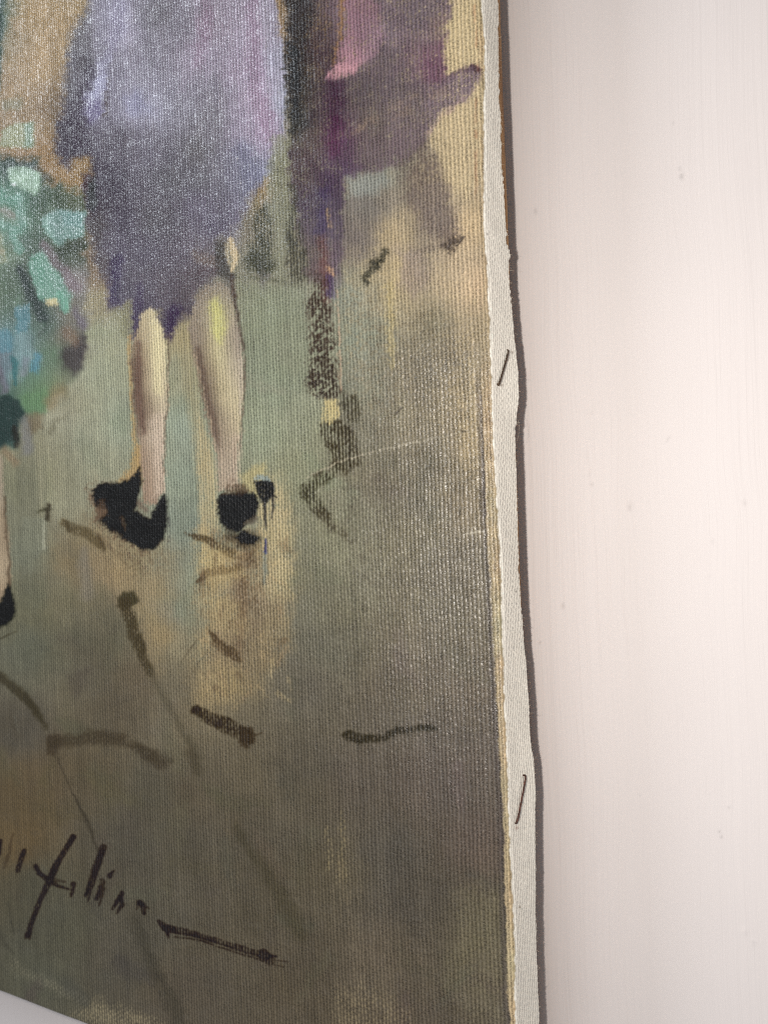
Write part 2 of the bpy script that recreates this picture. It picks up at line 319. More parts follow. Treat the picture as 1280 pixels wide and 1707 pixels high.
# ---- dark upright marks between the figures
P([(442,326),(447,335),(452,380),(456,456),(440,462),(410,452),(418,410),(430,350)], (58,60,46), 5, .85, 5, dry=-.34)
L([(420,430),(450,440)], 22, (50,52,38), 5, .6, 4)
L([(488,312),(494,330),(484,370),(486,420)], [14,8,8,12], (66,66,54), 4, .6, 4, dry=-.25)
P([(480,350),(505,370),(512,430),(515,470),(482,474),(478,400)], (66,64,54), 6, .8, 5, dry=-.4)
L([(392,462),(440,466),(505,478)], [5,7,8], (88,90,72), 2.5, .55, 3, dry=-.45)
P([(395,470),(508,482),(512,560),(510,650),(418,640),(405,540)], (140,145,122), 5, .45, 3)
P([(517,455),(550,462),(556,540),(560,620),(568,655),(545,668),(516,655),(514,560)], (60,46,38), 5, .9, 6, dry=-.30, grain=.35)
L([(538,400),(541,450),(545,500)], [16,18,12], (112,74,68), 6, .6, 4, dry=-.3)
P([(515,590),(560,590),(566,650),(540,664),(514,648)], (52,42,32), 6, .7, 6, dry=-.3, grain=.1)
L([(548,465),(552,492)], [16,12], (74,60,94), 5, .7, 4)
L([(562,420),(560,470)], [14,18], (104,92,108), 7, .5, 4)
L([(560,480),(566,560),(568,650)], [3,5,4], (176,144,120), 2, .6, 3, dry=.5)
L([(548,352),(550,378)], [6,5], (176,148,110), 2.5, .7, 4, dry=.55)
L([(548,448),(556,462)], [9,7], (196,158,118), 3, .7, 4, dry=.5)
P([(540,668),(562,664),(568,690),(552,706),(538,702)], (200,182,130), 4, .85, 4, dry=.25)
P([(566,652),(592,660),(606,684),(598,706),(570,704)], (64,58,42), 5, .9, 4, dry=-.42)
P([(534,704),(568,698),(588,712),(600,745),(602,772),(575,792),(556,780),(545,750),(532,725)], (58,50,34), 4, .95, 4, dry=-.40)
L([(552,770),(545,785),(528,792)], 8, (66,58,42), 4, .75, 3, dry=-.28)
P([(495,812),(520,798),(548,784),(575,770),(556,800),(530,815),(538,838),(550,866),(556,886),(536,866),(512,842)], (58,54,36), 3.5, .95, 4, dry=-.42)
L([(530,850),(556,880),(590,905)], [14,12,6], (80,72,56), 5, .65, 4, dry=-.3)
L([(512,796),(548,778),(580,764)], [2,3,2], (186,176,152), 1.3, .6, 2)
L([(580,764),(640,749),(700,736),(780,718)], [2,2.4,2.2,1.4], (184,174,152), 1.3, .75, 2)
L([(776,890),(800,886),(814,885)], [2,3.4,2], (210,200,178), 1.4, .85, 2)
L([(790,878),(796,896)], 1.6, (180,170,148), 1.2, .5, 2)
L([(768,718),(776,720)], 2, (60,52,44), 1.2, .8, 1)
L([(660,690),(668,680)], 4, (74,66,56), 1.5, .7, 2)
L([(803,640),(804,720),(808,860)], [3,5,5], (104,94,92), 2, .6, 2, dry=-.3)

# ---- green figure at the left edge
GF = [(30,265,46,58,56),(55,275,48,60,58),(60,330,56,74,64),(100,340,64,76,62),(120,330,74,78,58),(50,400,60,76,66),(20,330,92,130,114),(30,380,100,138,122),(10,360,112,128,112),(15,430,112,128,108),(110,420,58,68,54),(40,460,54,66,58),(130,415,54,58,44),(15,480,80,96,78),(30,500,78,96,80),(60,500,44,56,52),(80,540,66,84,76),(30,560,92,124,128),(40,600,96,132,136),(10,600,104,104,118),(60,620,88,112,94),(90,590,84,104,82),
 (110,560,112,98,86),(120,600,76,72,66),(135,590,68,60,60),(50,670,98,124,94),(70,650,92,116,84),(90,640,104,114,86),(20,680,44,62,60),(10,720,46,64,62),(120,520,118,108,96),(100,470,126,114,116),(130,470,132,118,120),(135,530,104,96,96),(105,640,130,126,104)]
GF = [(a, b, *(1.16 * (.85 * np.array([r, g, bl]) + .15 * np.array([92., 118., 108.])))) for a, b, r, g, bl in GF]
P([(-110,258),(0,260),(40,266),(62,262),(67,288),(86,308),(128,320),(142,332),(139,380),(138,420),(146,470),(148,540),(143,600),(120,640),(84,668),(60,690),(40,702),(30,742),(-110,748)], GF, 8, 1, 9, streak=.1)
for k in range(40):
    r_ = np.random.default_rng(500 + k); x = r_.uniform(-90, 120); y = r_.uniform(270, 640)
    c = field(GF, (int(max(x - X0, 0)), int(max(x - X0, 0)) + 2), (int(y - Y0), int(y - Y0) + 2))[0, 0] * r_.uniform(.75, 1.3)
    a = r_.uniform(.6, 2.2); l = r_.uniform(14, 40)
    L([(x, y), (x + l * math.cos(a), y + l * math.sin(a))], [r_.uniform(8, 20), 6], c, 3.5, .55, 5, hgt=.12)
P([(-110,-110),(6,-110),(8,0),(5,80),(0,160),(-110,170)], (62,86,80), 4, .9, 4)
P([(4,216),(28,206),(56,204),(59,228),(54,246),(0,246)], (150,156,124), 2.5, .95, 2, fill=.6, hgt=.35)
P([(44,208),(58,206),(58,244),(42,246)], (122,150,136), 4, .7, 2, fill=.6)
for yy in (216, 224, 233): L([(6, yy + 4), (24, yy), (44, yy - 2)], 1.6, (176,178,146), 1, .5, 1.5, hgt=.45)
L([(10,176),(30,172)], 18, (134,142,124), 6, .5, 4)
P([(12,284),(34,276),(52,280),(70,288),(69,312),(60,325),(40,318),(20,304)], (156,184,164), 3, .95, 3, fill=.6, hgt=.5)
L([(26,302),(46,296)], 10, (186,214,192), 4, .6, 3, hgt=.6)
L([(22,308),(26,309)], 5, (224,236,232), 1.5, .8, 1, hgt=.7)
for (a, b, wd, c) in [((-10,320),(24,336),20,(108,154,138)),((0,352),(36,362),9,(150,148,140)),((-6,372),(30,386),16,(116,158,144)),((20,396),(34,416),14,(122,166,152)),((-4,392),(8,430),12,(150,156,128)),((-20,420),(4,420),12,(168,164,138)),((34,330),(36,376),10,(130,170,158))]:
    L([a, b], wd, c, 3, .75, 4, fill=.4, hgt=.35)
P([(84,356),(104,350),(142,355),(141,392),(128,402),(112,398),(102,416),(92,406),(80,388),(71,366)], (118,150,144), 3, .95, 3, fill=.6, hgt=.45)
P([(100,352),(142,355),(140,380),(110,378)], (100,140,138), 5, .6, 3, fill=.6)
L([(78,364),(82,384),(96,410)], [7,10,6], (142,178,166), 3, .6, 3, hgt=.55)
L([(100,420),(138,408)], 16, (60,70,58), 5, .8, 4)
L([(74,408),(98,438),(128,480)], [14,14,16], (130,116,124), 5, .75, 4)
P([(54,426),(74,419),(88,440),(123,492),(119,514),(109,523),(98,508),(86,506),(66,502),(52,462),(47,444)], (114,154,138), 2.5, .95, 3, fill=.6, hgt=.5)
L([(62,440),(74,470)], 18, (98,146,128), 6, .5, 4)
L([(104,492),(112,512)], 14, (124,184,160), 4, .6, 3, hgt=.6)
P([(80,500),(96,498),(99,508),(86,512),(80,508)], (206,194,150), 2.5, .9, 2, hgt=.6, fill=.6)
L([(34,450),(52,492),(74,528)], [10,16,18], (40,54,52), 4, .85, 4)
P([(26,514),(48,507),(52,530),(48,552),(30,556)], (92,134,144), 3, .9, 3, fill=.5, hgt=.4)
P([(-20,552),(14,548),(24,566),(20,590),(-20,590)], (96,138,152), 4, .8, 3, fill=.4, hgt=.35)
L([(40,566),(48,590)], 26, (140,164,168), 8, .6, 5, hgt=.2)  # pale glare on the dabs, painted into the colour
L([(22,600),(28,640)], [10,6], (58,112,116), 3, .8, 3)
L([(10,600),(12,640)], 12, (112,138,146), 4, .6, 3)
L([(64,596),(58,616)], 14, (92,142,164), 5, .7, 3)
L([(44,600),(40,622)], 14, (136,140,152), 5, .6, 3)
L([(0,620),(8,650)], 14, (112,108,122), 5, .7, 3)
P([(98,590),(140,560),(148,580),(138,612),(124,622),(108,612)], (70,64,66), 6, .75, 5)
L([(128,520),(140,545)], 14, (112,104,116), 5, .7, 4)
L([(112,552),(126,570)], 18, (128,106,88), 6, .6, 4)
P([(34,660),(78,650),(80,684),(60,694),(40,690)], (104,136,100), 6, .7, 4)
P([(-110,660),(10,660),(34,668),(42,690),(30,728),(4,744),(-110,748)], (44,62,60), 4, .95, 4)
L([(26,715),(30,740)], 10, (40,38,34), 3, .8, 3)
L([(84,670),(100,650)], 22, (138,122,92), 8, .6, 4)

# ---- smears and the cropped leg below the green figure
P([(34,700),(58,700),(76,760),(78,916),(36,918),(30,780)], (120,120,102), 6, .6, 4, streak=.4)
L([(44,700),(48,750)], 18, (126,126,130), 6, .6, 3)
L([(64,730),(70,800),(70,860)], [14,10,8], (154,150,124), 4, .55, 3, streak=.4)
P([(42,692),(70,688),(72,712),(52,724)], (114,100,78), 6, .6, 4)
L([(88,700),(106,698)], 10, (104,100,80), 3, .7, 3, dry=-.4)
L([(94,702),(86,722)], 12, (112,108,88), 4, .6, 3, dry=-.4)
L([(8,750),(24,770)], 16, (140,122,98), 6, .7, 4)
P([(36,862),(78,862),(78,914),(60,924),(36,918)], (128,130,112), 3, .7, 2)
L([(74,862),(74,914)], [3,5], (166,166,146), 1.6, .7, 1.5, hgt=.3)
P([(-110,740),(4,760),(8,840),(16,900),(20,960),(10,1006),(-110,1010)], [(-20,800,166,152,132),(2,800,168,154,134),(4,880,160,142,118),(10,960,176,158,132),(4,990,160,140,116)], 3, .95, 2)
L([(10,830),(10,890),(17,930),(15,985)], [3,3,3,6], (78,62,46), 2, .7, 2)
P([(-110,1006),(0,1002),(14,975),(24,998),(27,1018),(20,1034),(0,1048),(-110,1060)], (14,16,11), 3, .97, 2)
L([(0,1066),(14,1058),(28,1052)], [2.5,3,2], (66,62,46), 1.5, .7, 1)
L([(62,852),(78,848),(90,850)], [2,7,3], (66,64,46), 2.5, .8, 3)
L([(82,842),(80,864)], [7,9], (58,52,38), 2.5, .85, 2)

# ---- legs
L([(216,560),(219,660),(226,730),(234,790)], [6,6,7,9], (182,152,104), 3, .8, 2, dry=.15)
P([(228,738),(242,744),(240,808),(214,806),(196,802),(212,784)], (178,150,104), 4, .85, 4)
P([(226,556),(238,524),(252,512),(266,534),(276,580),(280,640),(277,700),(272,760),(277,815),(262,842),(240,838),(238,790),(230,730),(222,670),(218,600)],
  [(262,590,220,207,164),(258,545,212,198,158),(268,640,208,193,158),(252,640,205,190,152),(272,690,200,184,156),(240,560,176,158,126),(226,610,112,88,74),(232,650,104,82,70),(228,690,130,108,88),(240,690,124,102,86),(256,720,196,178,156),(264,770,198,178,158),(244,770,150,124,102),(250,820,152,126,106),(268,810,178,156,134),(220,580,150,130,104)], 3, 1, 2.5, streak=.04, fill=.1, sig=13)
L([(258,535),(262,580),(264,650)], [10,16,12], (226,214,170), 6, .6, 3)
L([(232,570),(230,640),(236,700),(240,722)], [5,11,10,5], (102,80,70), 4, .75, 2)
P([(254,690),(276,690),(272,780),(276,822),(258,826)], (206,186,166), 5, .65, 4, dry=.36)
L([(280,560),(281,620),(277,700),(273,790)], [2,3,3,4], (92,76,62), 1.5, .7, 2.5, dry=-.2)
L([(282,622),(279,690)], 3, (190,170,146), 1.5, .5, 3, dry=.5)
P([(300,535),(316,532),(324,560),(330,640),(346,720),(352,800),(330,800),(318,700),(300,600)], (162,150,116), 10, .55, 3, streak=.3)
P([(333,690),(347,728),(360,780),(362,822),(366,880),(350,905),(334,900),(331,800)], (190,171,130), 7, .7, 4, streak=.3, dry=.3)
P([(314,548),(324,502),(344,476),(368,468),(386,490),(400,560),(407,620),(402,700),(396,760),(394,812),(364,818),(362,760),(346,700),(329,620)],
  [(362,520,200,196,130),(360,580,216,205,152),(372,640,210,195,150),(378,720,196,178,146),(340,530,162,148,130),(330,560,142,126,110),(338,600,126,108,92),(346,650,108,90,76),(356,710,104,88,76),(366,740,150,130,112),(385,560,180,166,142),(396,620,186,172,150),(398,560,152,136,128),(372,490,150,136,126),(345,492,132,116,106),(380,780,192,174,152),(370,800,166,146,124),(388,680,204,188,150)], 3, 1, 2.5, streak=.04, fill=.1, sig=14)
P([(350,505),(362,497),(372,512),(376,548),(368,575),(356,560)], (204,200,128), 7, .75, 3, fill=.3)
L([(330,580),(340,640),(356,706),(366,745)], [8,12,12,4], (104,86,74), 4, .7, 2)
L([(326,590),(338,650),(352,710),(362,760)], [3,3,3,2], (188,168,140), 2, .6, 3, dry=.42)
L([(386,478),(398,540),(408,600),(405,680),(400,750)], [6,3.5,3,3,3], (84,70,60), 1.8, .75, 2, dry=-.15)
L([(402,600),(400,690)], [4,4], (196,182,164), 2, .6, 2)
P([(388,725),(404,720),(400,820),(384,822)], (200,180,158), 5, .6, 4, dry=.4)
L([(394,735),(388,800)], [3,5], (112,92,76), 2, .6, 4, dry=-.45)
P([(358,404),(372,400),(378,440),(392,462),(386,472),(366,458),(360,436)], (66,62,58), 4, .85, 3)
L([(384,398),(392,428),(386,452)], [8,12,5], (208,188,150), 2.5, .9, 2.5, fill=.3, hgt=.25)
L([(378,408),(382,440)], [5,4], (214,196,160), 2, .6, 2)
L([(385,462),(396,520),(406,580)], [7,4,3], (78,64,58), 2.5, .7, 2)

# ---- warm floor under the feet
P([(340,880),(400,905),(440,860),(470,820),(486,900),(486,1000),(470,1080),(430,1150),(380,1170),(330,1180),(318,1130),(345,1060),(330,1000),(336,940)],
  [(350,930,188,164,116),(440,860,180,158,116),(470,900,190,172,126),(470,960,184,166,122),(430,960,170,150,116),(400,940,140,118,90),(405,1000,138,116,92),(440,1040,158,140,108),(350,1000,168,150,112),(380,1020,156,134,102),(470,1050,140,126,98),(390,1085,132,112,88),(430,1110,122,108,86),(350,1150,156,136,98),(385,1140,164,142,98),(330,1120,140,126,98)], 24, .72, 12, dry=.26, streak=.3)
P([(150,870),(240,900),(300,920),(290,1010),(280,1060),(260,1120),(236,1080),(200,980),(150,920)], (150,132,98), 26, .45, 9, dry=.3)
P([(350,940),(366,1040),(396,1080),(402,1160),(330,1180),(330,1100)], (172,152,112), 22, .4, 10, dry=.5)
P([(330,980),(480,960),(470,1100),(400,1180),(320,1160)], (112,100,80), 26, .5, 10, grain=-.1, dry=-.4)
P([(425,800),(470,790),(478,830),(482,960),(455,980),(448,900),(430,860)], (190,174,134), 14, .55, 7, dry=.4, streak=.3)
P([(400,792),(442,770),(448,800),(430,830),(405,815)], (184,170,122), 6, .7, 4)
L([(412,915),(400,960),(404,1030),(396,1090)], [20,24,18,10], (118,94,72), 8, .5, 6, dry=-.32)
L([(440,1010),(420,1060)], [26,18], (116,96,80), 8, .4, 6, dry=-.4)
L([(310,888),(330,897),(352,902),(385,922)], [3,9,15,18], (72,58,38), 2.5, .92, 2, dry=-.28)
L([(328,972),(346,956),(372,952),(400,946)], [4,15,15,10], (76,60,42), 2.5, .9, 2.5, dry=-.2)
for x in (333, 339, 346, 354, 362): L([(x, 966), (x + 1, 998 - abs(x - 340) * .8)], [4, 1.5], (92,76,56), 1.3, .6, 1.5)
L([(346,1048),(358,1068),(378,1084),(398,1098)], [3,13,17,14], (80,64,44), 2.5, .9, 3, dry=-.24)
for (a, b) in [((325,1072),(300,1108)),((350,1078),(322,1120)),((332,1062),(312,1090))]: L([a, b], 1.8, (98,88,68), 1, .6, 1)
L([(107,872),(120,880),(150,893),(172,914)], [13,17,18,12], (86,74,50), 3, .75, 3, dry=-.15)
L([(112,870),(114,884)], [7,6], (70,60,40), 2.5, .7, 1)
L([(165,895),(173,916)], [9,5], (78,64,44), 2.5, .6, 2)
P([(197,996),(206,987),(226,985),(234,1002),(226,1012),(206,1016),(196,1008)], (64,58,38), 3, .95, 3)
L([(208,1008),(222,1050),(238,1090),(252,1122)], [24,22,17,11], (66,57,38), 3, .9, 3, dry=-.1)
L([(252,1118),(272,1160),(300,1210),(324,1250),(332,1290)], [8,9,12,16,10], (76,70,54), 6, .5, 3)
L([(140,920),(146,990)], [16,24], (128,122,112), 8, .5, 3)
L([(170,1000),(190,1060),(150,1080)], [30,40,30], (92,88,72), 16, .4, 6)
P([(320,1178),(330,1175),(334,1186),(326,1192),(319,1188)], (50,40,24), 2, .95, 1)
L([(326,1184),(350,1196),(382,1211),(412,1228)], [13,22,26,24], (46,35,19), 2, .96, 2, dry=-.24)
P([(400,1214),(420,1212),(426,1236),(412,1248),(400,1240)], (56,44,28), 3, .8, 2)
L([(420,1228),(438,1221)], [4,2], (64,52,36), 1.4, .8, 1)
L([(568,1225),(582,1226),(600,1233),(640,1230),(664,1218),(700,1213),(732,1216)], [3,17,15,13,13,13,5], (46,40,26), 2.5, .92, 2.5, dry=-.24)
L([(700,1214),(716,1220)], [6,5], (54,48,32), 2, .6, 2)
L([(-30,1110),(20,1142),(50,1172),(76,1212)], [16,16,15,6], (60,54,38), 4, .85, 3)
L([(45,1160),(60,1190)], [10,6], (58,52,36), 3, .6, 2)
P([(78,1226),(100,1222),(104,1244),(92,1262),(78,1258)], (66,56,42), 3, .85, 2)
L([(90,1238),(150,1228),(200,1232),(232,1246),(268,1276)], [18,22,22,16,20], (62,53,39), 7, .75, 5, dry=-.08)
L([(222,1240),(262,1264),(285,1268)], [12,22,12], (66,58,44), 5, .6, 4, dry=-.2)
L([(316,1254),(330,1286)], [22,14], (72,64,48), 6, .5, 4)
L([(96,1262),(112,1300),(128,1335)], [2.5,2,2.5], (62,54,42), 1.2, .8, 1.5)
L([(128,1335),(146,1370),(162,1415),(168,1430)], [4,9,5,2], (66,60,48), 2, .65, 2)
L([(128,1335),(148,1372),(164,1420)], [2,2,2], (56,50,40), 1, .7, 1)
L([(392,1376),(400,1392),(440,1450),(478,1512),(500,1560)], [6,12,22,28,20], (66,60,43), 8, .5, 5)
L([(390,1384),(396,1376)], 2, (60,54,40), 1, .6, 1)
L([(222,1530),(246,1590),(276,1650),(304,1720)], [16,20,24,28], (58,54,44), 8, .5, 5, dry=-.1)
L([(14,1503),(18,1530),(24,1556)], [3,2,4], (60,58,48), 1.6, .6, 1.5)
L([(-10,1530),(8,1572),(24,1590)], [6,8,3], (62,60,50), 3, .5, 2)
P([(-110,1240),(40,1270),(92,1330),(70,1400),(20,1425),(-110,1440)], (98,84,60), 30, .25, 10, dry=.2)
L([(26,1195),(32,1220)], [3,2], (96,94,84), 2, .6, 2)
L([(546,1380),(548,1420),(547,1450)], [5,9,6], (150,136,102), 4, .6, 5, dry=.6)
L([(571,1356),(572,1410),(571,1466)], [4,8,10], (140,126,92), 4, .55, 5, dry=.6)
L([(566,1440),(578,1500)], [14,12], (118,106,84), 6, .4, 4, dry=.4)
P([(560,1650),(600,1640),(680,1690),(690,1740),(556,1740)], (140,126,98), 16, .5, 8, dry=.7)
P([(120,1690),(150,1668),(220,1688),(262,1702),(300,1760),(250,1760),(160,1720)], (156,144,114), 14, .65, 8, dry=.66)
L([(20,1605),(50,1625),(100,1648),(140,1670)], [6,12,14,12], (132,126,106), 6, .55, 6, dry=.66)
L([(110,1640),(140,1668)], 22, (68,68,62), 8, .4, 4)

P([(438,850),(462,815),(482,860),(486,960),(482,1030),(462,1060),(440,1000),(446,930)], (190,174,136), 18, .45, 10, dry=.5)
P([(336,905),(392,925),(410,960),(350,985),(338,950)], (188,166,118), 10, .55, 6, dry=.25)
P([(345,990),(400,1000),(410,1050),(360,1050)], (180,160,116), 14, .5, 8, dry=.4)
P([(385,930),(440,915),(440,1010),(400,1040)], (104,86,64), 16, .55, 8, dry=-.25, grain=.1)
P([(420,1010),(482,1000),(470,1110),(420,1130)], (120,106,84), 18, .5, 8, grain=.0, dry=-.3)
L([(380,898),(425,905),(418,935)], [16,18,12], (84,66,46), 6, .6, 5, dry=-.2)
P([(150,800),(240,830),(260,900),(240,940),(180,900),(146,850)], (118,98,76), 16, .6, 9, grain=.05)
P([(180,880),(290,900),(280,960),(220,970),(170,930)], (104,88,68), 18, .45, 9, grain=-.05, dry=-.3)
P([(420,1060),(480,1000),(490,1080),(440,1150),(390,1170)], (150,134,102), 16, .5, 9, dry=.5)
for k in range(46):
    r_ = np.random.default_rng(1300 + k); x = r_.uniform(325, 480); y = r_.uniform(880, 1170)
    c = np.array([(96,78,58),(186,166,124),(140,118,90),(170,148,110)][k % 4]) * r_.uniform(.92, 1.08); a = r_.uniform(.4, 2.2); l = r_.uniform(10, 34)
    L([(x, y), (x + l * math.cos(a), y + l * math.sin(a))], [r_.uniform(4, 11), 3], c, 3, .5, 4, dry=r_.choice([.45, -.35]))
# ---- shoes
P([(148,820),(160,806),(200,806),(232,786),(236,800),(222,850),(190,880),(164,866)], (110,88,70), 6, .6, 5)
P([(154,816),(166,806),(190,805),(214,800),(226,790),(234,776),(238,800),(231,830),(222,862),(186,868),(176,850),(160,845)], (13,11,10), 2.5, .97, 2.5, fill=.4)
P([(164,838),(174,830),(182,850),(182,872),(166,872),(158,862)], (96,76,60), 4, .75, 3)
P([(166,870),(180,858),(206,862),(216,880),(222,906),(204,896),(184,884)], (20,15,12), 3, .95, 2.5, fill=.3)
P([(208,856),(230,852),(250,866),(262,842),(276,824),(279,866),(272,900),(258,916),(236,918),(220,904),(210,884)], (11,9,9), 2.5, .98, 2.5, fill=.4)
L([(204,862),(210,882)], [4,5], (92,74,58), 2.5, .6, 2)
L([(232,838),(246,850)], [10,6], (112,98,84), 3, .8, 2)
P([(362,834),(372,824),(402,820),(424,824),(431,840),(428,860),(410,876),(398,888),(380,882),(366,866)], (9,7,6), 2.5, .98, 2.5, fill=.4)
P([(372,872),(400,890),(428,880),(432,900),(414,914),(392,906),(374,892)], (66,58,46), 6, .6, 4)
P([(392,900),(402,884),(420,890),(430,894),(422,906),(408,908)], (15,13,10), 2, .92, 2.5)
L([(410,872),(424,864)], [7,10], (104,96,82), 3, .8, 3)
for x in (396, 402, 408): L([(x, 904), (x, 918)], [2.5, 1.5], (40,34,26), 1, .7, 1)
P([(380,806),(404,806),(420,820),(404,828),(374,826)], (84,66,50), 6, .7, 4, dry=-.25)
P([(426,802),(446,800),(456,806),(458,822),(446,838),(434,836),(428,820)], (22,22,24), 2, .95, 2.5, dry=-.05)
P([(424,800),(430,791),(446,793),(450,803)], (146,156,150), 2, .9, 1.5)
L([(442,834),(442,862),(443,882)], [5,4,1.5], (26,24,28), 1.2, .9, 1)
L([(454,822),(456,846),(453,864)], [3,3,1.5], (30,28,32), 1.2, .85, 1)
L([(456,826),(461,830)], 3, (30,28,30), 1.2, .8, 1)
L([(443,898),(443,922)], [2,4], (44,46,98), 1.4, .85, 1.5)
L([(442,922),(442,972)], [4,3], (110,122,118), 2, .6, 2)
L([(280,858),(281,910)], 3, (60,56,60), 2, .6, 2, dry=-.35)

# ---- signature in thin dark brown paint
SG = (30, 18, 10)
def S(pts, wd, a=.97, dry=-.04): L(pts, [q * 1.42 + .5 for q in wd] if isinstance(wd, (list, tuple)) else wd * 1.32 + .4, SG, 1.1, a, 1.1, dry=dry)
S([(2,1402),(0,1424)], [4,4]); S([(-24,1400),(-30,1428)], 4)
S([(23,1390),(16,1420),(8,1446)], [2,4,3], .32)
S([(41,1417),(36,1432),(31,1450)], [4,6,6]); S([(29,1452),(27,1458)], 1.6, .5)
S([(123,1396),(112,1412),(101,1431),(90,1452),(80,1474),(70,1496),(60,1520),(47,1560)], [7,7,6.5,8,6.5,6.5,6,6])
S([(46,1556),(42,1565)], [3,1.5], .7); S([(52,1552),(50,1566)], [3,1.5], .7)
S([(60,1444),(66,1455),(84,1470),(96,1475),(114,1482)], [6,5.5,6,4,2]); S([(84,1465),(110,1470)], [5,2], .55)
S([(123,1474),(119,1494)], [6,2.5], .85); S([(124,1476),(122,1490)], 2, .7)
S([(173,1413),(165,1435),(156,1460),(148,1484)], [8,8,9,8], .78); S([(168,1418),(146,1492)], 2.4); S([(174,1418),(147,1502)], 2.2); S([(150,1470),(142,1494)], 3)
S([(171,1468),(168,1484),(163,1500)], [6,7,3], .8); S([(168,1478),(160,1500)], 2.6); S([(175,1480),(166,1510)], 1.8, .8)
S([(190,1451),(184,1460)], [2,6])
S([(204,1489),(198,1500),(188,1514)], [6,6,3]); S([(202,1496),(205,1508),(195,1520)], [5,5,3])
S([(232,1505),(238,1510),(240,1522)], [7,6,5]); S([(236,1505),(248,1514)], [3,1.5], .8); S([(230,1508),(228,1516)], 2, .6)
S([(265,1535),(276,1546),(290,1551)], [4,9,7]); S([(277,1546),(281,1562)], [7,2])
S([(284,1548),(321,1557),(361,1568),(403,1581),(447,1594)], [8,7.5,6.5,6.5,7], .86, -.32)
S([(284,1553),(321,1560),(361,1571),(403,1585),(447,1598)], [2,1.8,1.8,1.8,2.4], .9)
S([(290,1561),(330,1567),(361,1577),(407,1591),(448,1604)], [1.4,1.8,2,2,3], .85, -.2)
S([(438,1590),(450,1600)], [12,12], .8, -.25); S([(448,1594),(462,1594)], [4,1.6]); S([(460,1600),(481,1604)], [1.4,1], .7); S([(452,1608),(474,1612)], [1.2,.8], .5)

# how glossy the paint film is: rich medium in the two dresses, lean rubbed paint on the ground
GLOSS = (1 - sstep(420, 560, gx + 30 * N1)) * (1 - sstep(400, 620, gy + .25 * gx - 60 + 30 * N2))
GLOSS = np.clip(np.maximum(GLOSS, .48 * sstep(560, 740, gx) * sstep(500, 640, gy) * (1 - sstep(1100, 1500, gy))) + .10 * N1, 0, 1)
# ---- priming strip and unpainted margin along the fold
def track(tbl):
    a = np.array(tbl, float); return lambda y: np.interp(y, a[:, 0], a[:, 1])
paint_edge = track([(-110,806),(0,800),(520,808),(600,806),(640,804),(700,806),(800,811),(900,814),(960,819),(1000,821),(1100,826),(1200,831),(1300,838),(1400,842),(1500,844),(1600,846),(1680,848),(1700,853),(2010,868)])
white_edge = track([(-110,800),(0,803),(40,804),(60,807),(100,808),(200,806),(300,807),(345,805),(400,808),(450,812),(490,814),(560,816),(640,819),(700,820),(760,823),(860,829),(900,832),(960,835),(1030,836),(1080,838),(1150,839),(1250,844),(1300,846),(1340,847),(1400,849),(1500,854),(1560,857),(1620,858),(1690,858),(1760,862),(2010,874)])
pe = paint_edge(gy) - 2.5 + 2.2 * N1 + 1.4 * NF; we = white_edge(gy) + 1.6 * N2 + .9 * NF
low = sstep(600, 660, gy)
och = np.array([184, 162, 128]) * (1 + .10 * N1 + .07 * NF)[..., None] + np.array([6, -4, -4]) * NL[..., None]
a = (sstep(-1.2, 1.2, gx - pe) * (low + (1 - low) * .35))[..., None]; IMG[:] = IMG * (1 - a) + och * a
dk = (np.exp(-((gx - pe + 4) / 4.0) ** 2) * .45 * low)[..., None]; IMG[:] = IMG * (1 - dk) + np.array([78, 70, 68]) * dk
br = (np.exp(-((gx - we + 13) / 2.2) ** 2) * .45 * (1 - sstep(280, 380, gy)) * sstep(-.3, .5, N1))[..., None]; IMG[:] = IMG * (1 - br) + np.array([150, 96, 66]) * br
yel = np.array([190, 172, 136]) * np.ones(3)
a = (np.exp(-((gx - pe - 3) / 2.5) ** 2) * low * .3)[..., None]; IMG[:] = IMG * (1 - a) + yel * a
wht = np.array([226, 222, 208]) * (1 + .02 * N1)[..., None]
WHITE = sstep(-1.0, 1.0, gx - we); a = WHITE[..., None]; IMG[:] = IMG * (1 - a) + wht * a
FILL *= 1 - a[..., 0]; HGT *= 1 - a[..., 0]
IMG *= (1 + .04 * n1(np.floor(TU), 31, 1.0) * (1 - a[..., 0]))[..., None]      # thread to thread variation
IMG = np.clip(IMG, 4, 250)

# ---- pigment reflectance: the colours above were matched by eye under the lamps above,
#      so divide by the light that reaches each spot of the cloth to get what the paint itself reflects
def light_at(Pt):
    out = np.array([.93, .96, 1.0]) * 0.15
    q = np.array(torch.location) - Pt; r2 = (q ** 2).sum(-1)
    out = out + (ld.energy * .02533 * (-q[..., 1]) / np.sqrt(r2) / r2)[..., None] * np.array(ld.color)
    for lob, lda in ((win, ld2), (fill_lamp, ld3)):
        q = np.array(lob.location) - Pt; r2 = (q ** 2).sum(-1); nrm = np.array(lob.matrix_basis.to_3x3() @ Vector((0, 0, -1)))
        out = out + (lda.energy * .1013 * (-q[..., 1]) / np.sqrt(r2) / r2 * np.maximum(0, -(q @ nrm) / np.sqrt(r2)))[..., None] * np.array(lda.color)
    return out
def sheen_at(x, y):                                        # gloss of the varnish seen on top of the pigment
    g = .008 + .10 * np.exp(-((x - 250) ** 2 + (y - 130) ** 2) / 270. ** 2) + .012 * np.exp(-((x - 740) ** 2 + (y - 850) ** 2) / 340. ** 2)
    return g[..., None] * np.array([.92, 1.0, 1.12])
def s2l(c):
    c = c / 255.0
    return np.where(c <= .04045, c / 12.92, ((c + .055) / 1.055) ** 2.4)

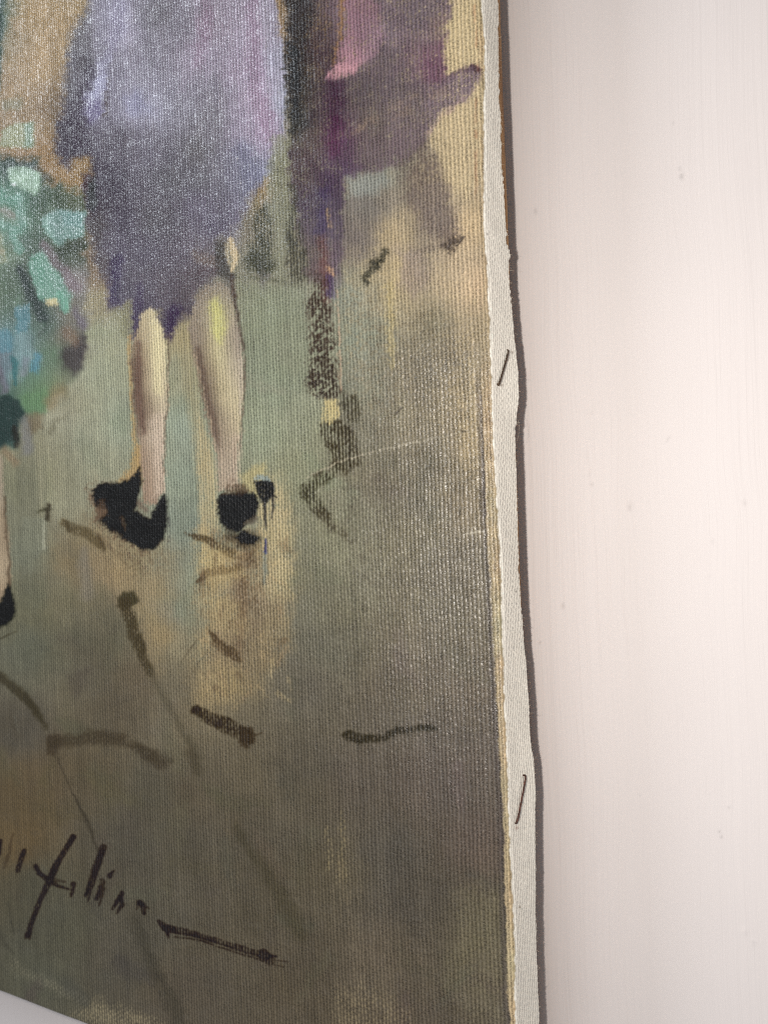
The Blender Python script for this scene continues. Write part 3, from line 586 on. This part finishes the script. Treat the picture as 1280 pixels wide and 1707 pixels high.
# ------------------------------------------------------------------ materials
def mat(name):
    mt = bpy.data.materials.new(name); mt.use_nodes = True
    nt = mt.node_tree; b = nt.nodes['Principled BSDF']
    return mt, nt, b
def N(nt, t, **k):
    n = nt.nodes.new(t)
    for a, v in k.items(): setattr(n, a, v)
    return n
def M(nt, op, a, b=None, c=None, clamp=False):
    n = N(nt, 'ShaderNodeMath', operation=op, use_clamp=clamp)
    for i, v in enumerate((a, b, c)):
        if v is None: continue
        if isinstance(v, (int, float)): n.inputs[i].default_value = v
        else: nt.links.new(v, n.inputs[i])
    return n.outputs[0]
def noise(nt, vec, scale, detail=3, rough=.5):
    n = N(nt, 'ShaderNodeTexNoise'); n.inputs['Scale'].default_value = scale
    n.inputs['Detail'].default_value = detail; n.inputs['Roughness'].default_value = rough
    nt.links.new(vec, n.inputs['Vector']); return n.outputs['Fac']
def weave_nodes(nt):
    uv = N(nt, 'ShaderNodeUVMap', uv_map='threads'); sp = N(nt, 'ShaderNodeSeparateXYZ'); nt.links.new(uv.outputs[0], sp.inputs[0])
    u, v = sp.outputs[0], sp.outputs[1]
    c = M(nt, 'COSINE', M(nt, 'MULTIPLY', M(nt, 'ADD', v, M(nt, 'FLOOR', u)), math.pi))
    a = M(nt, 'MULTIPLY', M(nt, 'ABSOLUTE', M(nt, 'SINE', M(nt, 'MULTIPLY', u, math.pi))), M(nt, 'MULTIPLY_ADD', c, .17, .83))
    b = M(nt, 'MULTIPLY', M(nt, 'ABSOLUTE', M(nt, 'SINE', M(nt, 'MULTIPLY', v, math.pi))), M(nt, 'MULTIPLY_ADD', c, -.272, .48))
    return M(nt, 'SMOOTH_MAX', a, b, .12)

def canvas_material():
    mt, nt, b = mat('oil_paint_on_canvas')
    at = N(nt, 'ShaderNodeAttribute', attribute_name='pigment'); fa = N(nt, 'ShaderNodeAttribute', attribute_name='fill')
    tc = N(nt, 'ShaderNodeTexCoord')
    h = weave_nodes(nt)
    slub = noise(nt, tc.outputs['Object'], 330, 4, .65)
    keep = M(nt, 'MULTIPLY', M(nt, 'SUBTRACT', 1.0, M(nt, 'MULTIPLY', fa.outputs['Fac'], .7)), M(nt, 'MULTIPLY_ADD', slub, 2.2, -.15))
    # base colour goes darker between the threads, lighter on their tops
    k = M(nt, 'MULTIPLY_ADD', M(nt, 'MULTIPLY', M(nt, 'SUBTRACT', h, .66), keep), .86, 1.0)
    nz = noise(nt, tc.outputs['Object'], 2300, 3, .65); ng = noise(nt, tc.outputs['Object'], 700, 3, .6)
    k = M(nt, 'MULTIPLY', k, M(nt, 'MULTIPLY_ADD', nz, .56, .72))
    k = M(nt, 'MULTIPLY', k, M(nt, 'MULTIPLY_ADD', ng, .30, .85))
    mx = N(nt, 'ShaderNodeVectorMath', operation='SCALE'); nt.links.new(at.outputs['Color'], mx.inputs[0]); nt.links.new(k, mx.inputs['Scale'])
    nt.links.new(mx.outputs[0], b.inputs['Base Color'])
    n2 = noise(nt, tc.outputs['Object'], 3000, 2, .5)
    uvn = N(nt, 'ShaderNodeUVMap', uv_map='threads'); n3 = noise(nt, uvn.outputs[0], .62, 2, .5)
    hh = M(nt, 'ADD', M(nt, 'MULTIPLY', h, keep), M(nt, 'ADD', M(nt, 'MULTIPLY', n2, .10), M(nt, 'MULTIPLY', n3, 1.15)))
    bp = N(nt, 'ShaderNodeBump'); bp.inputs['Strength'].default_value = 1.0; bp.inputs['Distance'].default_value = .00021
    nt.links.new(hh, bp.inputs['Height']); nt.links.new(bp.outputs[0], b.inputs['Normal'])
    n4 = noise(nt, tc.outputs['Object'], 60, 3, .6)
    gl = N(nt, 'ShaderNodeAttribute', attribute_name='gloss').outputs['Fac']
    nt.links.new(M(nt, 'ADD', M(nt, 'MULTIPLY_ADD', n4, .20, .36), M(nt, 'MULTIPLY', gl, -.17)), b.inputs['Roughness'])
    nt.links.new(M(nt, 'MULTIPLY_ADD', gl, .70, .30), b.inputs['Specular IOR Level'])
    nt.links.new(M(nt, 'MULTIPLY', gl, .8), b.inputs['Coat Weight']); b.inputs['Coat Roughness'].default_value = .30
    nt.links.new(bp.outputs[0], b.inputs['Coat Normal'])
    return mt
def margin_material():
    mt, nt, b = mat('primed_raw_canvas')
    at = N(nt, 'ShaderNodeAttribute', attribute_name='pigment')
    tc = N(nt, 'ShaderNodeTexCoord')
    nz = noise(nt, tc.outputs['Object'], 3000, 3, .6)
    k = M(nt, 'MULTIPLY_ADD', nz, .24, .88)
    mx = N(nt, 'ShaderNodeVectorMath', operation='SCALE'); nt.links.new(at.outputs['Color'], mx.inputs[0]); nt.links.new(k, mx.inputs['Scale'])
    nt.links.new(mx.outputs[0], b.inputs['Base Color'])
    bp = N(nt, 'ShaderNodeBump'); bp.inputs['Strength'].default_value = .5; bp.inputs['Distance'].default_value = .00006
    nt.links.new(noise(nt, tc.outputs['Object'], 6000, 2, .6), bp.inputs['Height']); nt.links.new(bp.outputs[0], b.inputs['Normal'])
    b.inputs['Roughness'].default_value = .8; b.inputs['Specular IOR Level'].default_value = .25
    return mt
def wall_material():
    mt, nt, b = mat('brushed_wall_paint')
    at = N(nt, 'ShaderNodeAttribute', attribute_name='pigment')
    tc = N(nt, 'ShaderNodeTexCoord'); mp = N(nt, 'ShaderNodeMapping'); nt.links.new(tc.outputs['Object'], mp.inputs[0])
    mp.inputs['Rotation'].default_value = (0, math.radians(3.5), 0); mp.inputs['Scale'].default_value = (1, 1, .02)
    wob = noise(nt, tc.outputs['Object'], 14, 2, .5)
    va = N(nt, 'ShaderNodeVectorMath', operation='MULTIPLY_ADD'); cmb = N(nt, 'ShaderNodeCombineXYZ')
    nt.links.new(M(nt, 'MULTIPLY', wob, .006), cmb.inputs[0])
    nt.links.new(mp.outputs[0], va.inputs[0]); va.inputs[1].default_value = (1, 1, 1); nt.links.new(cmb.outputs[0], va.inputs[2])
    r1 = noise(nt, va.outputs[0], 420, 4, .62); r2 = noise(nt, va.outputs[0], 1500, 3, .6); r3 = noise(nt, tc.outputs['Object'], 320, 2, .5)
    hh = M(nt, 'ADD', M(nt, 'ADD', r1, M(nt, 'MULTIPLY', r2, .45)), M(nt, 'MULTIPLY', r3, .15))
    bp = N(nt, 'ShaderNodeBump'); bp.inputs['Strength'].default_value = .7; bp.inputs['Distance'].default_value = .00030
    nt.links.new(hh, bp.inputs['Height']); nt.links.new(bp.outputs[0], b.inputs['Normal'])
    big = noise(nt, tc.outputs['Object'], 26, 3, .5)
    mx = N(nt, 'ShaderNodeVectorMath', operation='SCALE'); nt.links.new(at.outputs['Color'], mx.inputs[0])
    nt.links.new(M(nt, 'MULTIPLY_ADD', big, .06, .97), mx.inputs['Scale']); nt.links.new(mx.outputs[0], b.inputs['Base Color'])
    b.inputs['Roughness'].default_value = .6; b.inputs['Specular IOR Level'].default_value = .4
    return mt
def wood_material():
    mt, nt, b = mat('raw_pine_wood')
    tc = N(nt, 'ShaderNodeTexCoord'); mp = N(nt, 'ShaderNodeMapping'); nt.links.new(tc.outputs['Object'], mp.inputs[0]); mp.inputs['Scale'].default_value = (1, 1, .06)
    g = noise(nt, mp.outputs[0], 700, 4, .6)
    cr = N(nt, 'ShaderNodeValToRGB'); nt.links.new(g, cr.inputs[0])
    cr.color_ramp.elements[0].position = .32; cr.color_ramp.elements[0].color = (.20, .085, .028, 1)
    cr.color_ramp.elements[1].position = .7; cr.color_ramp.elements[1].color = (.52, .29, .11, 1)
    nt.links.new(cr.outputs[0], b.inputs['Base Color'])
    bp = N(nt, 'ShaderNodeBump'); bp.inputs['Strength'].default_value = .5; bp.inputs['Distance'].default_value = .0002
    nt.links.new(g, bp.inputs['Height']); nt.links.new(bp.outputs[0], b.inputs['Normal'])
    b.inputs['Roughness'].default_value = .75
    return mt
def staple_material(name, c0, c1, metal, rough):
    mt, nt, b = mat(name)
    tc = N(nt, 'ShaderNodeTexCoord'); g = noise(nt, tc.outputs['Object'], 2200, 3, .6)
    cr = N(nt, 'ShaderNodeValToRGB'); nt.links.new(g, cr.inputs[0])
    cr.color_ramp.elements[0].position = .38; cr.color_ramp.elements[0].color = (*c0, 1)
    cr.color_ramp.elements[1].position = .66; cr.color_ramp.elements[1].color = (*c1, 1)
    nt.links.new(cr.outputs[0], b.inputs['Base Color'])
    bp = N(nt, 'ShaderNodeBump'); bp.inputs['Strength'].default_value = .6; bp.inputs['Distance'].default_value = .0001
    nt.links.new(g, bp.inputs['Height']); nt.links.new(bp.outputs[0], b.inputs['Normal'])
    b.inputs['Metallic'].default_value = metal; b.inputs['Roughness'].default_value = rough
    return mt
def fibre_material():
    mt, nt, b = mat('cotton_fibre')
    tc = N(nt, 'ShaderNodeTexCoord'); g = noise(nt, tc.outputs['Object'], 1200, 2)
    cr = N(nt, 'ShaderNodeValToRGB'); nt.links.new(g, cr.inputs[0])
    cr.color_ramp.elements[0].color = (.42, .36, .26, 1); cr.color_ramp.elements[1].color = (.78, .73, .6, 1)
    nt.links.new(cr.outputs[0], b.inputs['Base Color']); b.inputs['Roughness'].default_value = .85
    return mt
MC, MM_, MW, MWD, MF = canvas_material(), margin_material(), wall_material(), wood_material(), fibre_material()

def grid_mesh(name, V, material, keep=None, colors=None, fill=None, uv=None, smooth=True, gloss=None):
    """V: rows x cols x 3 -> quad mesh, fast"""
    h, w2, _ = V.shape
    idx = np.arange(h * w2).reshape(h, w2)
    q = np.stack([idx[:-1, :-1], idx[:-1, 1:], idx[1:, 1:], idx[1:, :-1]], -1).reshape(-1, 4)
    if keep is not None:
        kq = (keep[:-1, :-1] | keep[:-1, 1:] | keep[1:, 1:] | keep[1:, :-1]).reshape(-1); q = q[kq]
    used = np.unique(q); remap = np.full(h * w2, -1); remap[used] = np.arange(len(used)); q = remap[q]
    co = V.reshape(-1, 3)[used]
    me = bpy.data.meshes.new(name)
    me.vertices.add(len(co)); me.vertices.foreach_set('co', co.astype(np.float32).ravel())
    me.loops.add(q.size); me.loops.foreach_set('vertex_index', q.ravel().astype(np.int32))
    me.polygons.add(len(q)); me.polygons.foreach_set('loop_start', (np.arange(len(q)) * 4).astype(np.int32))
    me.polygons.foreach_set('use_smooth', np.full(len(q), smooth))
    if colors is not None:
        a = me.attributes.new('pigment', 'FLOAT_COLOR', 'POINT')
        c = np.ones((len(co), 4), np.float32); c[:, :3] = colors.reshape(-1, 3)[used]; a.data.foreach_set('color', c.ravel())
    if fill is not None:
        a = me.attributes.new('fill', 'FLOAT', 'POINT'); a.data.foreach_set('value', fill.reshape(-1)[used].astype(np.float32))
    if gloss is not None:
        a = me.attributes.new('gloss', 'FLOAT', 'POINT'); a.data.foreach_set('value', gloss.reshape(-1)[used].astype(np.float32))
    if uv is not None:
        l = me.uv_layers.new(name='threads'); l.data.foreach_set('uv', uv.reshape(-1, 2)[used][q.ravel()].astype(np.float32).ravel())
    me.update(); me.validate()
    me.materials.append(material)
    o = bpy.data.objects.new(name, me); col.objects.link(o)
    return o
def sample(A, x, y):
    x = np.clip(x - X0 - .5, 0, W_ - 1.001); y = np.clip(y - Y0 - .5, 0, H_ - 1.001)
    ix = x.astype(int); iy = y.astype(int); fx = x - ix; fy = y - iy
    if A.ndim == 3: fx = fx[..., None]; fy = fy[..., None]
    return (A[iy, ix] * (1 - fx) + A[iy, ix + 1] * fx) * (1 - fy) + (A[iy + 1, ix] * (1 - fx) + A[iy + 1, ix + 1] * fx) * fy

# ------------------------------------------------------------------ the wall
T_BAR = 12.4 * MM                              # depth of the stretcher
GAP = 14.0 * MM                                 # air between picture and wall
Y_WALL = T_BAR + GAP
lo = on_front(np.array([835., 1310.]), np.array([900., 900.]), Y_WALL)
def axis_with_dense(a, b, n, c, d, st):
    o = np.linspace(a, b, n); return np.concatenate([o[o < c - st], np.arange(c, d, st), o[o > d + st]])
xs = axis_with_dense(-.62, .5, 57, lo[0, 0] - .004, lo[1, 0] + .006, .00028)
zs = axis_with_dense(-.55, .55, 45, -.125, .135, .0005) + H0
WX, WZ = np.meshgrid(xs, zs)
V = np.stack([WX, np.full_like(WX, Y_WALL), WZ], -1)
hp = np.zeros_like(WX); wc = np.ones(WX.shape + (3,)) * np.array([.755, .690, .664])
def blemish(px, py, rx, ry, h, rot=0, dark=0.0):
    c = on_front(np.array([px]), np.array([py]), Y_WALL)[0]; s = .000115
    dx = (WX - c[0]) / s; dz = (WZ - c[2]) / s
    ca, sa = math.cos(rot), math.sin(rot); a_ = (dx * ca + dz * sa) / rx; b_ = (-dx * sa + dz * ca) / ry
    g = np.exp(-(a_ ** 2 + b_ ** 2)); globals()['hp'] = hp + h * MM * g
    if dark: wc[:] = wc * (1 - .55 * dark * np.clip(g * 1.3, 0, 1))[..., None]
for b_ in [(893,353,3,6,.10,.3,.25),(1132,282,4,3,.12,0,.2),(1135,295,3,5,.12,.2,.45),(988,690,8,7,.10,0,0),(985,688,4,3,-.06,0,0),(981,760,2,18,.10,.05,.05),(984,790,2,10,.10,-.1,.1),(987,808,3,3,.10,0,.25),
           (1052,845,6,7,.22,0,.05),(1049,847,2.5,5,-.10,0,.2),(1113,732,2,6,.10,-.7,.2),(1238,838,4,5,.12,.3,.1),(1186,902,3,5,.10,.3,.1),(939,1010,3,5,.12,0,.3),(900,1071,2,2,.08,0,.4),(1066,1322,3,3,.16,0,.05),(1198,1386,1.6,3,.06,.5,.4),(1202,1394,2.6,1.6,.06,.4,.5),
           (1240,1552,4,5,.16,0,0),(1256,1571,4,2,.08,0,.1),(1214,1347,2,2,.06,0,.3),(1205,1035,3,1.5,.06,0,.1),(1065,600,7,1.5,.05,.9,.0),(958,628,4,4,.06,0,0),(1180,960,5,2,.08,0,.05),(1122,206,1.5,3,.04,0,.2)]:
    blemish(*b_)
hp = hp + .035 * MM * n1(WX + .04 * WZ, 41, .0035) + .03 * MM * n1(WX * .8 + WZ * .2, 42, .03) * np.cos(WZ * 40)
V[..., 1] -= hp
wall = grid_mesh('wall', V, MW, colors=wc); wall['kind'] = 'structure'
wall['label'] = 'cream pink wall with vertical brush marks behind the canvas'

# ------------------------------------------------------------------ the picture
pic = bpy.data.objects.new('canvas_painting', None); col.objects.link(pic)
pic['label'] = 'unframed oil painting of legs in black shoes on stapled canvas'
pic['category'] = 'painting'
zbot = float(on_front(np.array([0., 75., 150.]), np.array([1648., 1678., 1706.]))[:, 2].mean())
def adopt(o):
    o.parent = pic; o.matrix_parent_inverse = pic.matrix_world.inverted(); return o

# fold line: X of the right flank at every height
ey = np.linspace(-110, 2010, 400)
ePt = on_front(white_edge(ey) + 1.5, ey, .5 * MM)
k5 = np.ones(15) / 15
eX = np.convolve(np.pad(ePt[:, 0], 7, 'edge'), k5, 'valid'); eZ = ePt[:, 2]
o_ = np.argsort(eZ); eZs, eXs = eZ[o_], eX[o_]
def flankX(z): return np.interp(z, eZs, eXs)
Rf = 1.1 * MM
# rows and columns
ztop = float(on_front(np.array([-70.]), np.array([-70.]))[0, 2])
zr = np.concatenate([np.arange(zbot, ztop, .00019), np.arange(ztop, ztop + .06, .002)])
xl = float(on_front(np.array([-300.]), np.array([900.]))[0, 0])
uu = np.concatenate([np.arange(-300, -70, 10), np.arange(-70, 803, 1.6)]); xc = on_front(uu, np.full_like(uu, 900.))[:, 0]
sN = (xc - xl) / (xc[-1] - xl)                                   # 0..1 across the face
Zg = np.repeat(zr[:, None], len(sN), 1)
Xr = flankX(zr) - Rf
Xg = xl + (Xr[:, None] - xl) * sN[None, :]
Yg = np.zeros_like(Xg)
arc = np.radians(np.arange(6, 49, 6.))                            # first half of the turn belongs to the face
Xa = Xr[:, None] + Rf * np.sin(arc)[None]; Ya = Rf * (1 - np.cos(arc))[None] * np.ones_like(Xa)
Xg = np.concatenate([Xg, Xa], 1); Yg = np.concatenate([Yg, Ya], 1); Zg = np.concatenate([Zg, np.repeat(zr[:, None], len(arc), 1)], 1)
# turn-under along the bottom edge
rb = np.radians(np.arange(90, 0, -15.))
Xb = np.repeat(Xg[:1], len(rb), 0); Yb = Yg[:1] + .8 * MM * (1 - np.cos(rb))[:, None]; Zb = zbot - .8 * MM * np.sin(rb)[:, None] * np.ones_like(Xb)
nb = 2
Xg = np.concatenate([np.repeat(Xg[:1], nb, 0), Xb, Xg]); Yg = np.concatenate([Yg[:1] + np.array([[T_BAR * .9], [3 * MM]]), Yb, Yg]); Zg = np.concatenate([np.full((nb, Xg.shape[1]), zbot - .8 * MM), Zb, Zg])
V = np.stack([Xg, Yg, Zg], -1)
px, py = to_px(V)
S_ = np.concatenate([Xg[:, :len(sN)], Xr.mean() + (Xg[:, len(sN):] * 0 + Rf * arc[None])], 1)
XS = Xg.copy(); XS[:, len(sN):] = XS[:, len(sN) - 1:len(sN)] + Rf * arc[None]
TUm, TVm = thread_uv(XS, Zg)
alb = (s2l(sample(IMG, px, py)) - .8 * sheen_at(px, py)) / light_at(V) * 1.19
wm = sample(WHITE, px, py)[..., None]; alb = alb * (1 - wm) + np.array([.64, .61, .54]) * wm
alb = np.clip(alb, .004, .86)
hg = sample(HGT, px, py)
V[..., 1] -= hg * .40 * MM + .030 * MM * sample(NB, px, py) * sample(GLOSS, px, py) + .05 * MM * n1(Xg * 3 + Zg, 51, .02)
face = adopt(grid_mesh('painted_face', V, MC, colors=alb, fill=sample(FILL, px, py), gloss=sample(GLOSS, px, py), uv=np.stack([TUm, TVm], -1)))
face['label'] = 'painted front with violet dress, bare legs and dark brown signature'

# unpainted margin turned over the flank, cut unevenly
cut = track([(-110,826),(0,828),(100,829),(200,832),(300,837),(345,840),(392,843),(402,847),(440,846),(490,849),(540,855),(580,859),(620,862.5),(660,863),(690,859),(720,857),(800,859),(900,862),(960,863),(1000,866),(1030,868),(1080,872),(1115,876),(1220,882),(1250,883.5),(1280,888),(1310,891),(1340,891.8),(1400,892),(1547,892.5),(1600,893.5),(1650,895),(1707,897),(2010,908)])
woodpx = track([(-110,830),(0,834),(1028,870),(1707,893.5),(2010,905)])
zm = np.concatenate([np.arange(zbot - .5 * MM, H0 + .104, .00013), np.arange(H0 + .104, ztop + .06, .002)])
fx_ = flankX(zm)
wy = np.array([-90., 2000.]); wpt = on_front(woodpx(wy), wy, T_BAR)
def woodX(z): return np.interp(z, wpt[::-1, 2], wpt[::-1, 0])
lean = woodX(zm) - fx_
_, pym = to_px(np.stack([fx_, np.full_like(zm, 5 * MM), zm], -1))
cutpx = cut(pym) + .7 * n1(zm, 61, .0007) + .5 * n1(zm, 62, .0022)
d_ = ray(cutpx, pym)
t_ = (fx_ + lean / T_BAR * CAM[1] - CAM[0]) / (d_[:, 0] - lean / T_BAR * d_[:, 1]); dep_all = CAM[1] + d_[:, 1] * t_
dcut = np.minimum(dep_all, T_BAR + .15 * MM)
xneed = CAM[0] + d_[:, 0] * ((dcut - CAM[1]) / d_[:, 1])          # where the cut lies when the cloth stands off the wood
lift = np.maximum(0, xneed - fx_ - lean * dcut / T_BAR)
k9 = np.ones(25) / 25; lift = np.convolve(np.pad(lift, 12, 'edge'), k9, 'valid') + .10 * MM
ns = 96
arc2 = np.radians(np.linspace(48, 90, 8))
s = np.linspace(0, 1, ns)
Ys = Rf + (dcut[:, None] - Rf) * s[None]
Xs = fx_[:, None] + lean[:, None] * Ys / T_BAR + lift[:, None] * np.clip((Ys - 2.2 * MM) / (T_BAR - 2.2 * MM), 0, 1.2) ** 1.6 + .06 * MM
Xa = (fx_ - Rf)[:, None] + (Rf + .06 * MM * (np.arange(8) / 7)[None]) * np.sin(arc2)[None]; Ya = Rf * (1 - np.cos(arc2))[None] * np.ones_like(Xa)
Xm = np.concatenate([Xa[:, :-1], Xs], 1); Ym = np.concatenate([Ya[:, :-1], Ys], 1); Zm = np.repeat(zm[:, None], Xm.shape[1], 1)
ds = np.concatenate([Rf * (arc2[:-1] - arc2[-1])[None] * np.ones((len(zm), 1)), Ys - Rf], 1)
um, vm = thread_uv(fx_[:, None] + ds, Zm); vm = vm
um = um * .86 + .10 * n1(Zm, 63, .003)
wv = np.abs(np.sin(np.pi * um)) ** .8 * (.88 + .12 * np.cos(np.pi * (vm + np.floor(um))))
amp = .26 * MM * sstep(-1.0 * MM, -.2 * MM, ds)
wv = (wv - .6) * amp + .02 * MM * n1(ds * 900 + Zm * 3000, 64, 1.0)
nx = np.concatenate([np.sin(arc2[:-1])[None] * np.ones((len(zm), 1)), np.ones_like(Ys)], 1); ny = -np.sqrt(np.clip(1 - nx ** 2, 0, 1))
V = np.stack([Xm + nx * wv, Ym + ny * wv, Zm], -1)
pxm, pym2 = to_px(np.stack([Xm, Ym, Zm], -1))
tanm = s2l(sample(IMG, pxm, pym2)) / light_at(np.stack([Xm, 0 * Xm, Zm], -1))
base = np.array([.89, .850, .760]) * (1 + .05 * n1(Zm * 1.0 + ds, 65, .006) + .03 * n1(Zm * 2 + ds * 9, 66, .0012))[..., None]
wmix = np.maximum(sample(WHITE, pxm, pym2), sstep(-.2 * MM, .7 * MM, ds))[..., None]
mcol = np.clip(tanm, .02, .8) * (1 - wmix) + base * wmix
for (a_, b_, r_, c_) in [(859,986,1.6,(.10,.09,.07)),(866,1512,1.8,(.30,.24,.16)),(853,587,2.6,(.42,.36,.30)),(836,642,2.4,(.42,.36,.30)),(861,1380,3,(.55,.42,.36)),(864,1363,2.4,(.55,.40,.34)),(846,600,2,(.5,.46,.4)),(812,390,1.6,(.35,.33,.3))]:
    g = np.exp(-(((pxm - a_) / r_) ** 2 + ((pym2 - b_) / r_) ** 2))[..., None] * .85
    mcol = mcol * (1 - g) + np.array(c_) * g
marg = adopt(grid_mesh('tacking_margin', V, MM_, colors=mcol))
marg['label'] = 'bare off-white canvas turned over the right edge'
sol = marg.modifiers.new('cloth_thickness', 'SOLIDIFY'); sol.thickness = .00025; sol.offset = -1 

# stretcher bars
def bar(name, pts, y0, y1, bev=.0004):
    n = len(pts); vs_ = [(x, y0, z) for x, z in pts] + [(x, y1, z) for x, z in pts]
    fs = [list(range(n))[::-1], [n + i for i in range(n)]] + [[i, (i + 1) % n, n + (i + 1) % n, n + i] for i in range(n)]
    me = bpy.data.meshes.new(name); me.from_pydata(vs_, [], fs); me.update()
    import bmesh
    bm = bmesh.new(); bm.from_mesh(me); bmesh.ops.recalc_face_normals(bm, faces=bm.faces); bmesh.ops.bevel(bm, geom=bm.edges[:], offset=bev, segments=2, affect='EDGES'); bm.to_mesh(me); bm.free()
    me.materials.append(MWD); o = bpy.data.objects.new(name, me); col.objects.link(o); return adopt(o)
zt = float(zm[-1])
zz = np.linspace(zbot + .3 * MM, zt, 160); xin = flankX(zz) * 0 + float(fx_.mean()) - .036
xw = woodX(zz) + .05 * MM * n1(zz, 81, .004)
prof = [(xin, .6 * MM), (flankX(zz) - .35 * MM, .6 * MM), (xw - .02 * MM, T_BAR - .5 * MM), (xw - .35 * MM, T_BAR), (xin, T_BAR)]
V = np.stack([np.stack([np.asarray(p[0]), np.full_like(zz, p[1]), zz], -1) for p in prof + prof[:1]], 1)
adopt(grid_mesh('stretcher_bar', V, MWD, smooth=False))
zb = zbot + .2 * MM; x1b = float(fx_.mean()) - .0362
bar('stretcher_bar', [(x1b, zb), (x1b, zb + .036), (xl, zb + .036), (xl, zb)], .6 * MM, T_BAR)

# staples
def staple(pA, pB, wdt, hgt, mtl, rough_amp, seed):
    """flat crown of wire lying on the margin, its two legs driven into the wood"""
    r = np.random.default_rng(seed)
    P2 = []
    for (x, y) in (pA, pB):
        z0 = on_front(np.array([x]), np.array([y]), 4 * MM)[0, 2]
        X = float(np.interp(z0, zm, fx_)); q = None
        for _ in range(4):
            d = ray(x, y); t = (X - CAM[0]) / d[0]; q = CAM + d * t
            i = int(np.clip(np.searchsorted(zm, q[2]), 0, len(zm) - 1))
            X = fx_[i] + lean[i] * q[1] / T_BAR + lift[i] * np.clip((q[1] - 2.2 * MM) / (T_BAR - 2.2 * MM), 0, 1.2) ** 1.6 + .06 * MM + .13 * MM
        P2.append(q)
    A, B = P2; dirv0 = (B - A) / np.linalg.norm(B - A)
    n = 14; path = [A + np.array([-1.2 * MM, 0, 0])]
    out = np.array([hgt, 0, 0])
    path.append(A - dirv0 * .05 * MM)
    for i in range(n + 1):
        f = i / n; path.append(A * (1 - f) + B * f + out * (.6 - .4 * (abs(2 * f - 1)) ** 14) + r.normal(0, rough_amp, 3))
    path.append(B + dirv0 * .05 * MM); path.append(B + np.array([-1.2 * MM, 0, 0]))
    path = np.array(path); rings = []
    dirv = (B - A) / np.linalg.norm(B - A); side = np.cross(dirv, [1, 0, 0]); side /= np.linalg.norm(side)
    for i, p in enumerate(path):
        t = path[min(i + 1, len(path) - 1)] - path[max(i - 1, 0)]; t /= np.linalg.norm(t)
        o2 = np.cross(side, t); o2 /= np.linalg.norm(o2)
        k = 8; a = np.arange(k) / k * 2 * math.pi + math.pi / 8
        sq = 1 / np.maximum(abs(np.cos(a)), abs(np.sin(a))) ** .6
        wj = 1 + r.normal(0, rough_amp * 900)
        rings.append(p + (np.cos(a) * sq)[:, None] * side * wdt / 2 * wj + (np.sin(a) * sq)[:, None] * o2 * hgt / 2)
    Vs = np.concatenate(rings); k = 8; F = []
    for i in range(len(path) - 1):
        for j in range(k): F.append((i * k + j, i * k + (j + 1) % k, (i + 1) * k + (j + 1) % k, (i + 1) * k + j))
    F.append(tuple(range(k))); F.append(tuple((len(path) - 1) * k + j for j in range(k))[::-1])
    me = bpy.data.meshes.new('staple'); me.from_pydata([tuple(v) for v in Vs], [], F); me.update()
    import bmesh
    bm = bmesh.new(); bm.from_mesh(me); bmesh.ops.recalc_face_normals(bm, faces=bm.faces); bm.to_mesh(me); bm.free()
    me.polygons.foreach_set('use_smooth', [True] * len(me.polygons)); me.materials.append(mtl)
    o = bpy.data.objects.new('staple', me); col.objects.link(o); return adopt(o)
ST1 = staple_material('dull_steel', (.040, .026, .016), (.15, .095, .060), .5, .42)
ST2 = staple_material('rusted_steel', (.035, .016, .011), (.15, .055, .035), .1, .7)
s1 = staple((846.5, 585), (830.5, 641), .72 * MM, .32 * MM, ST1, .000006, 3); s1['label'] = 'dull dark steel staple, upper of the two'
s2 = staple((875, 1293), (860, 1372), .70 * MM, .32 * MM, ST2, .000022, 4); s2['label'] = 'rusty brown staple, lower of the two'

# frayed fibres on the cut edge
Vs, Fs = [], []
def hair(pts, r):
    pts = np.array(pts); b0 = len(Vs)
    for i, p in enumerate(pts):
        t = pts[min(i + 1, len(pts) - 1)] - pts[max(i - 1, 0)]; t /= np.linalg.norm(t) + 1e-12
        a = np.cross(t, [0.3, .5, .81]); a /= np.linalg.norm(a); b = np.cross(t, a)
        for q in range(3):
            an = q * 2.094; Vs.append(tuple(p + r * (a * math.cos(an) + b * math.sin(an))))
    for i in range(len(pts) - 1):
        for q in range(3): Fs.append((b0 + i * 3 + q, b0 + i * 3 + (q + 1) % 3, b0 + (i + 1) * 3 + (q + 1) % 3, b0 + (i + 1) * 3 + q))
r_ = np.random.default_rng(77)
for k in range(260):
    i = int(r_.integers(30, len(zm) - 30))
    p = np.array([Xs[i, -1], Ys[i, -1] - .05 * MM, zm[i]])
    l = r_.uniform(.15, .55) * MM * (1.8 if r_.random() < .08 else 1); dz = r_.uniform(-1, 1); dv = np.array([r_.uniform(.1, 1), r_.uniform(.0, .8), dz]); dv /= np.linalg.norm(dv); cv = r_.normal(0, .5, 3)
    hair([p + dv * l * f + cv * l * f * f for f in (0, .35, .7, 1)], r_.uniform(.010, .018) * MM)
hp_ = [on_front(np.array([a]), np.array([b]), c * MM)[0] for a, b, c in ((858,690,11),(862,697,10),(865,710,9.4),(864,726,9.6),(860,738,10.4))]
hair(hp_, .014 * MM)
me = bpy.data.meshes.new('frayed_fibre'); me.from_pydata(Vs, [], Fs); me.update(); me.materials.append(MF)
fo = bpy.data.objects.new('frayed_fibre', me); col.objects.link(fo); fo['kind'] = 'stuff'; adopt(fo)
